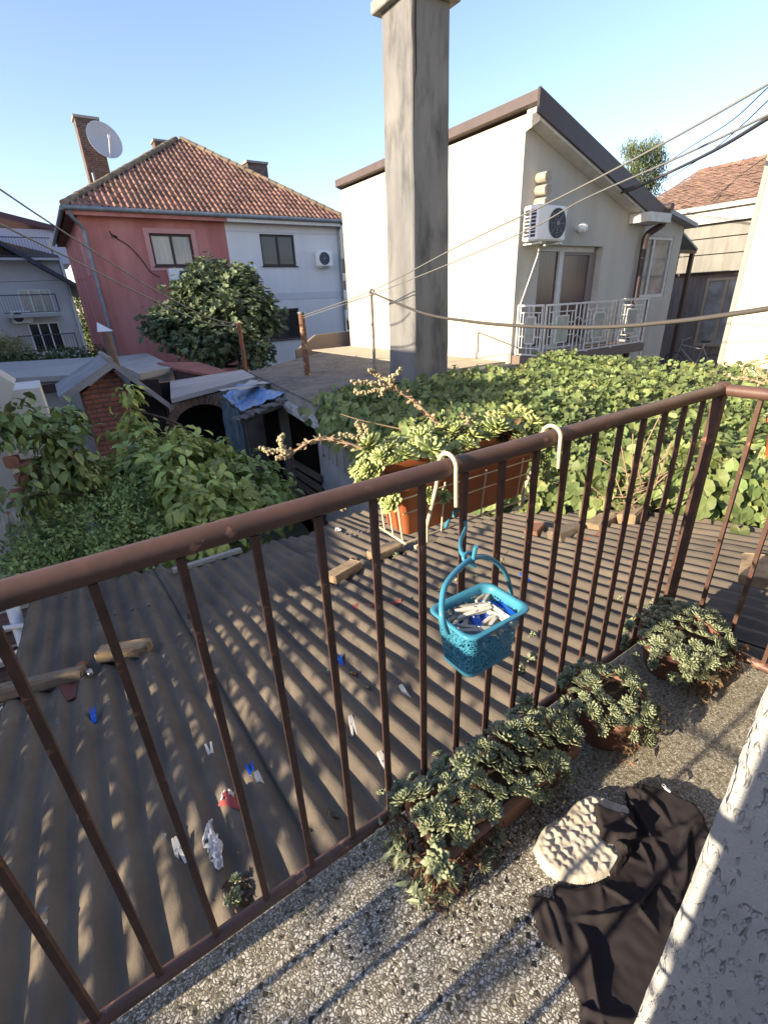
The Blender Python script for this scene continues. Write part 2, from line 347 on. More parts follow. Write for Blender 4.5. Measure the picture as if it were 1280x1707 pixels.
b = MB(); b.box((ex0+.06, ey0+.06, ez-.15), (ex1-.06, ey1, ez-.08)); b.build('soffit', M('dark_soffit', (.16, .08, .07), rough=.9), H)
b = MB()
for q in (((ex0, ey0), (ex1, ey0)), ((ex1, ey0), (ex1, ey1)), ((ex1, ey1), (ex0, ey1)), ((ex0, ey1), (ex0, ey0))):
    b.quad((*q[0], ez-.03), (*q[1], ez-.03), tuple(AP-(0, 0, .05)))
b.build('roof_deck', TILEG, H)
c = np.array([(ex0+ex1)/2, ey0, ez]); L = np.linalg.norm(AP-np.array([AP[0], ey0, ez])); up = (AP-np.array([AP[0], ey0, ez]))/L
nrm = np.cross((1, 0, 0), up); b = MB()
tile_slope(b, (ex0, ey0-.03, ez), (1, 0, 0), up, nrm, lambda s: ((AP[0]-ex0)*s/L-.05, (ex1-ex0)-(ex1-AP[0])*s/L+.1), L)
L2 = np.linalg.norm(AP-np.array([ex0, AP[1], ez])); up2 = (AP-np.array([ex0, AP[1], ez]))/L2
tile_slope(b, (ex0, ey1, ez), (0, -1, 0), up2, np.cross((0, -1, 0), up2), lambda s: ((ey1-AP[1])*s/L2, (ey1-ey0)-(AP[1]-ey0)*s/L2), L2)
rf = b.build('tiled_roof', TILE, H)
b = MB(); ridge(b, (ex0, ey0, ez+.05), AP+(0, 0, .06)); ridge(b, (ex1, ey0, ez+.05), AP+(0, 0, .06)); b.build('hip_ridge', TILEG, rf)
b = MB()
for p, q in (((ex0-.06, ey0-.07), (ex1+.02, ey0-.07)), ((ex0-.07, ey0), (ex0-.07, ey1))): b.tube([(*p, ez-.05), (*q, ez-.05)], .075, 10)
b.build('gutter', ZINC, H)
b = MB(); b.box((ex0, ey0+.0, ez-.24), (RXS, ey0+.05, ez-.08)); b.build('fascia', PINK, H); b = MB(); b.box((RXS, ey0, ez-.24), (ex1, ey0+.05, ez-.08)); b.build('fascia', OFFW, H)
b = MB(); b.tube(spline([(ex0+.1, ey0-.05, ez-.12), (ex0+.15, ey0+.05, ez-.3), (RXL+.02, YR-.1, 3.9), (RXL+.02, YR-.09, 3.5)], 5)+[(RXL+.02, YR-.09, -3)], .06, 10); b.build('downpipe', ZINC, H)
b = MB(); b.tube([(RXR-.08, YR-.09, ez-.1), (RXR-.08, YR-.09, -3)], .06, 10); b.tube([(RXR-.08, ey0-.04, ez-.12), (RXR-.08, YR-.09, ez-.35)], .05, 8); b.build('downpipe', ZINC, H)
# chimneys of that house (their bricks and caps stand proud of the roof)
def chim(name, x0, x1, y0, y1, z0, z1, cap=.06, mat=None):
    b = MB(); b.box((x0, y0, z0), (x1, y1, z1)); o = b.build(name, mat or BRICKG, H)
    b = MB(); b.box((x0-cap, y0-cap, z1+.002), (x1+cap, y1+cap, z1+.09)); b.build('chimney_cap', CONC, o)
pL, pR = on(152, 280, y=26.5), on(193, 280, y=26.5); zt = on(160, 199, y=26.5)[2]
chim('chimney', pL[0]-.15, pR[0]-.25, 26.5, 27.2, 5.0, zt, .05)
q1, q2 = on(415, 290, y=25.2), on(447, 290, y=25.2); chim('chimney', q1[0], q2[0], 25.2, 25.9, 5.2, on(430, 272, y=25.2)[2], .05)
q1, q2 = on(262, 240, y=27.5), on(283, 240, y=27.5); chim('chimney', q1[0]-.1, q2[0], 27.5, 28.1, 6, on(270, 236, y=27.5)[2], .05)
b = MB(); p = on(158, 300, y=25.8); b.tube([(p[0], 25.8, p[2]-.8), (p[0], 25.8, p[2]+.25)], .06, 8); b.build('vent_pipe', ZINC, H)
# faded utility bracket and cable on the red wall
b = MB(); p = on(186, 392, y=YR-.05); b.tube([p+(-.03, -.05, .1), p+(-.03, -.25, 0), p+(.15, -.05, -.05)], .03, 6)
b.tube(spline([p, on(215, 410, y=YR-.02), on(238, 435, y=YR-.02), on(250, 452, y=YR-.02), on(266, 462, y=YR-.02)], 5), .018, 6); b.build('cable_bracket', DARKW, H)
b = MB(); b.obox((RXL-.015, 22.6, 3.2), (.03, .7, 1.3)); b.build('side_window', PINKL, H)
# satellite dish
def dish(c, r, nrm_, name, label):
    n_ = Vector(nrm_).normalized(); Q = n_.to_track_quat('Z', 'Y').to_matrix(); t = root(name, c, label, 'satellite dish')
    b = MB(); prof = [(r*k/6, .28*r*(k/6)**2) for k in range(7)]; m_ = MB().lathe(prof+[(r*1.01, .28*r+.0), (r, .28*r-.03*r)]+[(r*k/6, .28*r*(k/6)**2-.03*r) for k in range(5, -1, -1)], (0, 0, 0), 32, .93, 1)
    b.add([Q @ Vector(v)+Vector(c) for v in m_.v], m_.f, True); b.build('reflector', M('dish_grey', (.40, .42, .43), rough=.5), t)
    b = MB(); e = Q @ Vector((0, -r*.25, r*1.0))+Vector(c); b.tube([Q @ Vector((0, -r*.9, r*.2))+Vector(c), e], .02, 6); b.obox(e, (.08, .08, .12)); b.build('feed_arm', WHITE, t)
    b = MB(); b.tube([Vector(c)-n_*.05, Vector(c)-n_*.35, Vector(c)+Vector((0, .5, -.35))], .035, 8); b.build('bracket', ZINC, t)
dc = on(173, 237, y=25.95); dish(dc, 28*25.95/ray(173, 237)[1]/F, (.18, -.95, .32), 'satellite_dish', 'large round grey satellite dish fixed to the tall left brick chimney of the red house')
# wall air conditioners
def aircon(fn, u0, u1, z0, z1, dep, label, side=0, fanu=.68, arm=True, fanr=None):
    c = fn((u0+u1)/2, z0, 0); t = root('air_conditioner', c, label, 'air conditioner')
    b = MB(); p = [np.array(fn(u, z, d)) for d in (-dep, -.06) for u, z in ((u0, z0), (u1, z0), (u1, z1), (u0, z1))]
    cen = sum(p)/8; wv = p[1]-p[0]; hv = p[3]-p[0]; dv = p[4]-p[0]; rz = math.atan2(wv[1], wv[0])
    b.obox(cen, (np.linalg.norm(wv), np.linalg.norm(dv), np.linalg.norm(hv)), rz, bev=.025); body = b.build('casing', WHITE, t)
    f0 = p[0]+wv*fanu+hv*.5; on_ = -dv/np.linalg.norm(dv); wx = wv/np.linalg.norm(wv); R_ = fanr or min(np.linalg.norm(hv)*.42, .26)
    fb = MB()
    def ring(r0, r1, o): 
        n_ = 32; v = []
        for r in (r0, r1):
            for j in range(n_): th = 2*math.pi*j/n_; v.append(f0+on_*o+wx*r*math.cos(th)+np.array((0, 0, 1))*r*math.sin(th))
        fb.add(v, [(j, (j+1) % n_, n_+(j+1) % n_, n_+j) for j in range(n_)])
    ring(0, R_, .004); fb.build('fan_opening', M('fan_black', (.025, .028, .035), rough=.6), body)
    fb = MB()
    for k in range(1, 7): r = R_*k/6; ring(r-.008, r, .014)
    for k in range(4):
        a = math.pi*k/4; d_ = wx*math.cos(a)+np.array((0, 0, 1))*math.sin(a); fb.tube([f0+on_*.012-d_*R_, f0+on_*.012+d_*R_], .004, 4)
    fb.tube([f0+on_*.01, f0+on_*.03], R_*.16, 12); fb.build('fan_guard', M('guard_grey', (.22, .23, .26), rough=.5), body)
    if side:
        s_ = MB()
        for i in range(8):
            for j in range(2):
                cc = p[0]+hv*(.1+.8*(i+.5)/8)+dv*(.28+.42*j)-wx*.002; s_.obox(cc, (.006, .11, .042), rz)
        s_.build('side_grille', M('vent_dark', (.05, .05, .05), rough=.8), body)
    if arm:
        for k in (.15, .85): a = MB(); q = p[0]+wv*k; a.tube([q-hv*.06-on_*(-.02), q-hv*.06-on_*(np.linalg.norm(dv)+.05)], .018, 6); a.build('bracket', WHITE, t)
    return t
aircon(fY, 4.45, 5.25, 2.10, 2.66, .42, 'white air conditioner under the pink-bordered window on the red wall')
aircon(fY, 10.72, 11.38, 2.72, 3.32, .42, 'small white air conditioner high on the pale grey wall beside the drainpipe', fanu=.4)

# ------------------------------------------------------------------ cream house with the steep verge
CX, CY = 8.0, 7.10
H = root('cream_house', (10.5, 10, -3), 'cream single-pitch-roofed house with sliding balcony door, its blank side wall in full sun', 'house')
slope = -.327; rz_ = lambda x: 4.04+slope*(x-CX)
fA = lambda u, z, d=0: (u, CY+d, z)
dr = (8.66, 10.78, .12, 2.16); porch = 12.32
b = MB()
b.quad((CX, CY, -3), (CX, 13.75, -3), (CX, 13.75, 4.15), (CX, CY, 4.15)); b.quad((CX, 6.80, 3.98), (CX, CY, 3.9), (CX, CY, 4.15), (CX, 6.80, 4.15))
b.build('side_wall', CREAM, H, 'sunlit blank side wall')
b = MB(); facade(b, fA, CX, 12.3, -3, 4.2, [dr], .22, top=lambda u: rz_(u)+.1)
b.quad((12.3, CY, -3), (12.3, 13.75, -3), (12.3, 13.75, 2.75), (12.3, CY, 2.75)); b.quad((CX, 13.75, -3), (12.3, 13.75, -3), (12.3, 13.75, rz_(12.3)), (CX, 13.75, 4.15))
fbox(b, fA, dr[0], dr[1], dr[2], dr[3], .40, .45)
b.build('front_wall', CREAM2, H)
b = MB(); b.box((CX-.03, CY+.02, -.3), (CX-.001, 13.7, .12)); b.build('plinth', M('plinth_cream', (.62, .53, .38), rough=.9), H)
# roof slab
b = MB(); P4 = lambda x, zo: (x, 6.75, 4.42+slope*(x-7.9)+zo)
b.prism([P4(7.9, 0), P4(12.55, 0), P4(12.55, -.34), P4(7.9, -.34)], (0, .05, 0)); b.build('verge_fascia', BROWNM, H)
b = MB(); b.prism([(7.9, 6.80, 4.40), (12.5, 6.80, 4.40+slope*4.6), (12.5, 6.80, 4.24+slope*4.6), (7.9, 6.80, 4.24)], (0, 7.05, 0)); b.build('roof_slab', BROWNF, H)
b = MB(); b.prism([(CX+.002, 6.803, 4.2), (12.3, 6.803, 4.2+slope*4.3), (12.3, 6.803, 4.0+slope*4.3), (CX+.002, 6.803, 4.0)], (0, .29, 0)); b.box((11.6, 6.62, 2.62), (12.5, 7.09, 2.80)); b.build('soffit', OFFW, H)
b = MB(); b.tube([(12.62, 6.7, 2.95), (12.62, 13.8, 2.95)], .08, 10); b.build('gutter', BROWNM, H)
b = MB(); b.tube(spline([(12.55, 6.75, 2.9), (12.5, 6.8, 2.62), (12.25, 6.98, 2.4), (12.2, 6.98, 2.1)], 6)+[(12.2, 6.98, -3)], .075, 12); b.build('downpipe', BROWNM, H)
# sliding door
dw = MB()
u0, u1, z0, z1 = dr; mid = u0+(u1-u0)*.42
for q in ((u0, u0+.16, z0, z1), (u0+.16, u1-.12, z1-.1, z1), (mid-.07, mid+.07, z0, z1-.1), (u0+.16, mid-.07, z0, z0+.08)): fbox(dw, fA, *q, .14, .2)
dw.build('door_frame', OFFW, H)
d2 = MB()
for q in ((mid+.07, mid+.12, z0, z1-.1), (u1-.22, u1, z0, z1-.1), (mid+.12, u1-.22, z1-.16, z1-.1), (mid+.12, u1-.22, z0, z0+.06)): fbox(d2, fA, *q, .15, .21)
so_ = d2.build('sliding_door', M('taupe_frame', (.24, .2, .18), rough=.5), H)
g = MB(); g.quad(fA(u0+.16, z0, .19), fA(mid-.07, z0, .19), fA(mid-.07, z1-.1, .19), fA(u0+.16, z1-.1, .19)); g.build('pane', GLASSB, H)
g = MB(); g.quad(fA(mid+.12, z0, .185), fA(u1-.22, z0, .185), fA(u1-.22, z1-.1, .185), fA(mid+.12, z1-.1, .185)); g.build('pane', GLASSB, so_)
b = MB()
for k, z in enumerate((3.24, 3.04, 2.84)): b.tube([(8.42, CY, z), (8.42+.02*k, 6.84, z-.01)], .088, 14)
b.build('vent_pipes', M('stained_pipe', (.42, .37, .30), (.30, .26, .2), s=12, rough=.8), H)
b = MB(); b.tube([(8.62, CY, 2.1), (8.45, 6.98, 1.95), (8.18, CY-.02, 1.1), (8.12, CY-.02, .2)], .014, 6); b.build('drain_hose', OFFW, H)
aircon(fA, 8.02, 8.86, 2.18, 2.76, .42, 'white air conditioner with round black fan below the three stub pipes', side=1, fanu=.66, fanr=.25)
p = on(922, 359, y=CY); s = MB(); s.box((p[0]-.09, CY-.012, p[2]-.13), (p[0]+.09, CY-.001, p[2]+.13))
t = root('wall_plate', p, 'small blue enamel plate on the cream wall beside the air conditioner', 'sign')
s.build('plate', M('blue_enamel', (.03, .22, .55), rough=.3), t)
s = MB(); s.prism([(p[0]-.07, CY-.016, p[2]-.06), (p[0]+.075, CY-.016, p[2]+.03), (p[0]+.075, CY-.016, p[2]+.06), (p[0]-.03, CY-.016, p[2]+.005)], (0, .003, 0)); s.box((p[0]-.07, CY-.016, p[2]+.075), (p[0]+.03, CY-.013, p[2]+.1)); s.build('white_mark', WHITE, t)
p = on(962, 381, y=CY); t = root('wall_lamp', p, 'round white globe lamp on the wall above the balcony door', 'lamp')
s = MB(); s.tube([(p[0], CY, p[2]), (p[0], CY-.05, p[2])], .06, 14); s.build('lamp_base', OFFW, t)
s = MB(); s.lathe([(.0, -.1), (.06, -.085), (.098, -.04), (.105, 0), (.09, .05), (.05, .09), (0, .1)], (p[0], CY-.13, p[2]), 18); s.build('globe', M('opal_glass', (.85, .83, .75), rough=.25), t)
# cable bracket pipe on the gable
# porch wing
fP = lambda u, z, d=0: (u, CY+.25+d, z)
pw = (12.45, 14.2, 1.05, 2.45)
H2 = root('glazed_porch', (13.4, 9, -3), 'narrow white-walled porch wing with a two-pane window right of the cream house drainpipe', 'porch')
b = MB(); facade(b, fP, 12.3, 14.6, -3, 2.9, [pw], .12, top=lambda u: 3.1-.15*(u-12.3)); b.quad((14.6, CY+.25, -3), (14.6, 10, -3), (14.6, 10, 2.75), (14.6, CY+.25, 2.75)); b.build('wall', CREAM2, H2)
window(H2, fP, *pw, OFFW, GLASSR, 1, .05, .07)
b = MB(); b.prism([(12.3, 7.1, 3.2), (14.8, 7.1, 2.75), (14.8, 7.1, 2.66), (12.3, 7.1, 3.1)], (0, 3, 0)); b.build('roof', M('fibre_sheet', (.35, .36, .36), rough=.7), H2)
# entrance canopy
H3 = root('entrance_canopy', (15.4, 8.4, -1), 'small grey sloping canopy on slim brown posts beside the porch wing', 'canopy')
b = MB(); b.prism([(14.7, 7.6, 2.75), (16.1, 7.6, 2.2), (16.1, 9.4, 2.2), (14.7, 9.4, 2.75)], (0, 0, .05)); b.build('sheet', M('canopy_sheet', (.30, .33, .33), rough=.5), H3)
b = MB(); b.box((14.7, 7.62, 2.12), (16.1, 7.7, 2.2)); b.box((14.7, 9.3, 2.12), (16.1, 9.38, 2.2)); b.build('beam', BROWNM, H3)
for x, y in ((15.95, 7.66), (15.95, 9.34), (15.3, 9.34)): b = MB(); b.box((x-.05, y-.05, -1), (x+.05, y+.05, 2.12)); b.build('post', BROWNM, H3)
# ornate white balcony
H4 = root('balcony', (9.9, 6.75, .1), 'white ornamental ironwork balcony in front of the sliding door of the cream house', 'balcony')
b = MB(); b.box((8.05, 6.32, -.08), (11.75, CY-.002, .1)); b.build('slab', M('brown_slab_edge', (.20, .15, .12), rough=.8), H4)
IW = M('white_iron', (.72, .71, .66), (.55, .52, .45), s=14, rough=.5)
def iron(p0, p1, nm, panels):
    p0, p1 = np.array(p0, float), np.array(p1, float); d = p1-p0; Lh = np.linalg.norm(d); d /= Lh; b = MB()
    def bar(u0, z0, u1, z1, r=.018): b.tube([p0+d*u0+(0, 0, z0), p0+d*u1+(0, 0, z1)], r, 4, smooth=False)
    bar(0, .96, Lh, .96, .026); bar(0, .03, Lh, .03, .022); bar(0, 0, 0, .98, .03); bar(Lh, 0, Lh, .98, .03)
    pl = []
    for a_, c_ in panels:
        m0, m1 = a_+(c_-a_)*.28, c_-(c_-a_)*.28
        for z in (.16, .83): bar(a_, z, c_, z, .014)
        for u in (a_, c_): bar(u, .03, u, .96, .016)
        bar(m0, .25, m0, .75); bar(m1, .25, m1, .75); bar(m0, .25, m1, .25); bar(m0, .75, m1, .75)
        for u, z in ((a_+(m0-a_)*.5, .16), (m1+(c_-m1)*.5, .16)): bar(u, z, u, .83, .011)
        for u in (m0+.06, m1-.06): bar(u, .03, u, .25, .012); bar(u, .75, u, .96, .012)
        for z in (.38, .62): bar(a_, z, m0, z, .012); bar(m1, z, c_, z, .012)
        pl.append((m0, m1))
    edges = sorted([0, Lh]+[q for p_ in panels for q in p_]); 
    for u0, u1 in zip(edges[::2], edges[1::2]):
        if u1-u0 > .2:
            for k in range(1, 3): u = u0+(u1-u0)*k/3; bar(u, .03, u, .96, .012)
            for z in (.3, .65): b.tube(spline([p0+d*u0+(0, 0, z), p0+d*(u0+(u1-u0)*.3)+(0, 0, z+.06), p0+d*(u0+(u1-u0)*.7)+(0, 0, z-.06), p0+d*u1+(0, 0, z)], 4), .009, 4)
    o = b.build('railing', IW, H4)
    for m0, m1 in pl:
        g = MB(); n_ = np.cross(d, (0, 0, 1))*.012; g.prism([p0+d*m0+(0, 0, .25), p0+d*m1+(0, 0, .25), p0+d*m1+(0, 0, .75), p0+d*m0+(0, 0, .75)], n_); g.build('infill_panel', M('frosted_panel', (.42, .43, .36), (.3, .31, .25), s=6, rough=.25), o)
iron((8.1, 7.05, .1), (8.1, 6.4, .1), 0, [(.06, .59)])
iron((8.1, 6.38, .1), (11.7, 6.38, .1), 0, [(.12, .95), (1.35, 2.2), (2.62, 3.45)])
iron((11.7, 6.4, .1), (11.7, 7.05, .1), 0, [(.06, .58)])
for x in (9.5, 10.4, 11.7): b = MB(); b.tube([(x, 6.35, -.35), (x, 6.35, .12)], .03, 6); b.build('bracket', IW, H4)

# ------------------------------------------------------------------ long tiled house at the far right
LX = 18.2; e0, e1 = on(1120, 352, x=LX), on(1262, 331, x=LX); r1 = on(1278, 266, x=LX+4)
H = root('long_house', (20, 8, -3), 'long low house with brown clay-tile roof and faded translucent wall panels at the far right', 'house')
ez2 = (e0[2]+e1[2])/2; ya, yb = 2.0, e0[1]+1.5
b = MB(); b.quad((LX+.2, ya, -3), (LX+.2, yb, -3), (LX+.2, yb, ez2), (LX+.2, ya, ez2)); b.build('wall', M('shaded_brown_wall', (.22, .175, .15), (.13, .11, .10), s=3, rough=.9, stretch=(1, 4, .4)), H)  # shade of the passage is put into this dark brown colour
zr2 = r1[2]; b = MB(); upv = np.array((4, 0, zr2-ez2)); Lr = np.linalg.norm(upv); upv /= Lr
TILEB = M('brown_tile', (.20, .125, .095), (.15, .10, .075), s=2, rough=.9, island=.25, c3=(.27, .17, .12), s3=5, r3=(.6, .7))
tile_slope(b, (LX-.25, yb, ez2-.02), (0, -1, 0), upv, np.cross((0, -1, 0), upv), lambda s: (0, yb-ya), Lr+.2, .2, .2, .018, .006)
ro = b.build('tiled_roof', TILEB, H)
b = MB(); b.quad((LX-.2, ya, ez2-.08), (LX-.2, yb, ez2-.08), (LX+4, yb, zr2-.05), (LX+4, ya, zr2-.05)); b.quad((LX+8.2, ya, ez2-.08), (LX+8.2, yb, ez2-.08), (LX+4, yb, zr2-.05), (LX+4, ya, zr2-.05)); b.build('roof_deck', TILEG, ro)
b = MB(); ridge(b, (LX+4, ya, zr2+.05), (LX+4, yb, zr2+.05), .12, .36); b.build('ridge', TILE, ro)
b = MB(); b.box((LX-.34, ya, ez2-.14), (LX-.2, yb, ez2-.02)); b.box((LX-.2, ya, ez2-.5), (LX-.1, yb, ez2-.14)); b.build('gutter', M('pale_gutter', (.55, .53, .47), (.4, .38, .33), s=4, rough=.6), H)
zz = [on(1180, y_, x=LX)[2] for y_ in (362, 398, 425, 455)]
PANEL = M('fogged_panel', (.24, .235, .205), (.17, .165, .14), s=1.4, rough=.35, c3=(.16, .12, .09), s3=.8, r3=(.6, .75), spec=.4, stretch=(1, 3, .6))
k = 0; y = yb-.1
while y > ya:
    for a_, c_ in zip(zz, zz[1:]):
        b = MB(); b.box((LX-.02-.01*(k % 2), y-1.9, c_+.03), (LX+.0-.01*(k % 2), y, a_)); b.build('wall_panel', PANEL, H); k += 1
    y -= 1.93
for yy in (yb-3, yb-6.5, yb-8.5):
    window(H, lambda u, z, d=0: (LX+.2+d, u, z), yy-1.2, yy, -.6, zz[3]-.15, M('pale_wood', (.32, .25, .17), rough=.8), GLASSR, 1, -.05, .08)
# bicycle in the dark passage
bc = on(1160, 575, x=15.5); t = root('bicycle', (15.5, bc[1], -1.2), 'bicycle parked in the dark passage below the long tiled house', 'bicycle')
IRON = M('dark_iron', (.05, .045, .045), rough=.5)
for dy in (-.52, .52):
    b = MB(); cyc = [(15.5, bc[1]+dy+.33*math.cos(a), -.85+.33*math.sin(a)) for a in np.linspace(0, 2*math.pi, 25)]; b.tube(cyc, .02, 6, cap=False)
    for k in range(6): a = math.pi*k/6; b.tube([(15.5, bc[1]+dy+.32*math.cos(a), -.85+.32*math.sin(a)), (15.5, bc[1]+dy-.32*math.cos(a), -.85-.32*math.sin(a))], .003, 3)
    b.build('wheel', IRON, t)
b = MB(); q = lambda dy, z: (15.5, bc[1]+dy, z)
for u, v in (((-.52, -.85), (-.1, -.85)), ((-.52, -.85), (-.2, -.35)), ((-.2, -.35), (-.1, -.85)), ((-.2, -.4), (.38, -.3)), ((-.1, -.85), (.4, -.4)), ((.38, -.2), (.52, -.85)), ((-.2, -.35), (-.24, -.2))): b.tube([q(*u), q(*v)], .018, 6)
b.build('frame', M('bike_grey', (.25, .25, .25), rough=.4), t)
b = MB(); b.obox(q(-.24, -.18), (.14, .26, .05), bev=.02); b.build('saddle', IRON, t)
b = MB(); b.tube([(15.2, bc[1]+.33, -.12), (15.5, bc[1]+.4, -.18), (15.8, bc[1]+.33, -.12)], .014, 6); b.build('handlebar', ZINC, t)

# ------------------------------------------------------------------ near cream wall at the right
q0 = on(1278, 262, x=9.0); q1 = on(1195, 622, x=9.0); yw = (q0[1]+q1[1])/2
b = MB(); b.box((9.0, -4, -3), (12, yw, 6.5))
t = root('neighbour_building', (10.5, 0, -3), 'tall blank cream building wall cut by the right edge behind the vine', 'building')
b.build('wall', M('sunny_cream', (.60, .53, .385), (.56, .49, .36), s=2, rough=.9, bump=.3, bs=60), t)
b = MB(); b.box((8.98, yw-.05, -3), (8.998, yw+.012, 6.5)); b.build('corner_bead', M('grey_bead', (.3, .29, .25), rough=.8), t)

# ------------------------------------------------------------------ far left grey house
GY = 37.0; fG = lambda u, z, d=0: (u, GY+d, z)
def gx(u, v): p = on(u, v, y=GY); return p[0], p[2]
H = root('balconied_house', (-2, 41, -3), 'grey three-storey house with railed balconies and an unfinished attic at the far left', 'house')
GREYD = M('grey_house_render', (.55, .545, .55), (.48, .475, .49), s=.8, rough=.9, bump=.2, bs=50)
xr, _ = gx(140, 560); xl = xr-9.5
z_at, = [gx(70, 432)[1]]; z_b1 = gx(70, 522)[1]; z_b0 = gx(70, 578)[1]
d1 = (gx(33, 500)[0], gx(88, 500)[0], z_b1, gx(60, 482)[1]); d0 = (gx(52, 560)[0], gx(104, 560)[0], z_b0-.35, gx(80, 537)[1])
b = MB(); facade(b, fG, xl, xr, -3, z_at, [d1, d0], .15); b.quad((xr, GY, -3), (xr, GY+9, -3), (xr, GY+9, z_at), (xr, GY, z_at)); b.build('wall', GREYD, H)
window(H, fG, *d1, WHITE, GLASSC, 2, .05, .07, name='balcony_door'); window(H, fG, *d0, WHITE, GLASSD, 2, .05, .07, name='balcony_door')
xc = (xl+xr)/2-1.5; zr_ = gx(0, 404)[1]+.6
gp = gx(0, 404); ge = gx(131, 480)
b = MB(); sl_ = (gp[1]-ge[1])/(ge[0]-gp[0]); xp = gp[0]-1.0; zp = gp[1]+sl_*1.0
b.prism([(ge[0]+.3, GY-1.2, ge[1]-.1), (xp, GY-1.2, zp), (xp, GY-1.2, zp-.25), (ge[0]+.3, GY-1.2, ge[1]-.35)], (0, 11, 0))
b.prism([(xp, GY-1.2, zp), (xp-7, GY-1.2, zp-7*sl_), (xp-7, GY-1.2, zp-7*sl_-.25), (xp, GY-1.2, zp-.25)], (0, 11, 0)); b.build('roof', M('dark_roof', (.05, .05, .06), rough=.7), H)
b = MB(); b.quad((xl, GY+.9, z_at), (xr, GY+.9, z_at), (xr-.1, GY+.9, z_at+.3), (xp, GY+.9, zp-.3), (xl, GY+.9, z_at+1.5)); b.build('attic_wall', M('dark_attic', (.10, .08, .075), (.25, .12, .07), s=.8, rough=.9, ramp=(.5, .6)), H)
b = MB(); b.box((xl, GY-1.1, z_at-.12), (xr-.2, GY+.9, z_at)); b.box((d1[0]-.9, GY-1.1, z_b1-.18), (xr-.9, GY, z_b1)); b.build('balcony_slab', M('slab_grey', (.4, .4, .4), rough=.9), H)
def simple_rail(parent, x0, x1, y, z, h, mat, sp=.14, name='balcony_railing', side=True):
    b = MB(); b.tube([(x0, y, z+h), (x1, y, z+h)], .03, 6); b.tube([(x0, y, z+.08), (x1, y, z+.08)], .02, 6)
    for x in np.arange(x0, x1, sp): b.tube([(x, y, z+.08), (x, y, z+h)], .012, 4)
    if side:
        b.tube([(x1, y, z+h), (x1, y+1, z+h)], .03, 6)
        for yy in np.arange(y, y+1, sp): b.tube([(x1, yy, z+.08), (x1, yy, z+h)], .012, 4)
    b.build(name, mat, parent)
RAILG = M('grey_rail', (.09, .10, .12), rough=.5)
simple_rail(H, d1[0]-.9, xr-.9, GY-1.05, z_b1, 1.0, RAILG); simple_rail(H, xp+.2, xr-.4, GY-1.05, z_at, 1.0, RAILG); simple_rail(H, d0[0]-.6, xr-.5, GY-1.05, z_b0-.2, .9, RAILG)
b = MB(); b.tube([(xr-.15, GY-.08, z_at), (xr-.15, GY-.08, -3)], .06, 8); b.build('downpipe', M('pale_pipe', (.4, .42, .45), rough=.5), H)
b = MB(); b.box((xp-.5, GY+3, z_at), (xr+.6, GY+8, z_at+1.9)); b.build('dormer', M('lilac_wall', (.46, .44, .5), rough=.9), H)
b = MB(); b.prism([(xp-.5, GY+2.7, z_at+3.2), (xr+1.1, GY+2.7, z_at+1.9), (xr+1.1, GY+2.7, z_at+1.6), (xp-.5, GY+2.7, z_at+2.9)], (0, 5.5, 0)); b.build('dormer_roof', M('dormer_roof_brown', (.10, .055, .06), rough=.8), H)
p = gx(36, 528); aircon(fG, p[0]-.5, p[0]+.5, p[1]-.35, p[1]+.35, .4, 'white air conditioner under the balcony of the grey house at the far left', fanu=.35)
# hedge, yellow shrub, trees behind
t = root('hedge', (-.6, 26, -3), 'dark green hedge behind the low grey garage roof at the left', 'hedge')
b = MB(); foliage(b, [((x, 25+.5*nz(x, 3), -.75+.2*nz(x, 0)), (.75, .8, .75)) for x in np.arange(-3.4, 2.6, .45)], 9000, .13, leaf_t(.3), cluster=4); b.build('foliage', LEAF_H, t)
t = root('shrub', (-2.2, 24, -3), 'pale yellowish shrub at the left edge beside the hedge', 'shrub')
p = at(18, 575, 21); b = MB(); foliage(b, [(p+(-.5, 0, -.5), (.9, .9, .9)), (p+(.1, 0, -.3), (.7, .7, .75)), (p+(-1.2, .3, 0), (.9, .8, .9))], 5000, .12, leaf_t(.25), cluster=4); b.build('foliage', LEAF_Y, t)
b = MB(); b.tube([(p[0]-.3, p[1], -3), (p[0]-.3, p[1], p[2]-.6)], .05, 6); b.build('stem', BARK, t)
p = at(142, 525, 42); t = root('tree', (p[0], p[1], -3), 'green tree seen in the gap between the grey house and the red house', 'tree')
b = MB(); foliage(b, [(p, (1.1, 1.5, 2.4)), (p+(.4, 0, -2.2), (1.3, 1.5, 2))], 5000, .22, leaf_t(.3)); b.build('crown', LEAF_B, t)
b = MB(); b.tube([(p[0], p[1], -3), (p[0], p[1], p[2])], [.2, .08], 8); b.build('trunk', BARK, t)
p = at(1078, 262, 38); t = root('birch_tree', (p[0], p[1], -3), 'tall weeping tree rising behind the roofs at the right', 'tree')
bl = [(p+(dx, 0, dz), r) for dx, dz, r in ((-1.2, .1, (1.1, 1, .9)), (-2.3, .3, (.9, .9, .8)), (.2, .5, (1, 1, 1)), (1.1, .7, (.7, .8, .8)), (1.9, .3, (.6, .8, .7)), (2.1, -1.0, (.8, .8, 1.1)), (-.4, -1, (1.8, 1.2, 1.2)), (.5, -2.3, (2.2, 1.3, 1.2)), (-2.2, -1.5, (1.2, 1.2, 1.2)), (1.4, -.5, (.7, .8, 1.1)))]
b = MB(); foliage(b, bl, 9000, .16, leaf_t(.2, .2, -.4), droop=1.4, shell=.2, cluster=6, spread=.9); b.build('crown', LEAF_B, t)
b = MB(); limbs(b, (p[0], p[1], -3), tuple(p+(0, 0, -3)), .22, [q[0] for q in bl]); b.build('trunk', BARK, t)
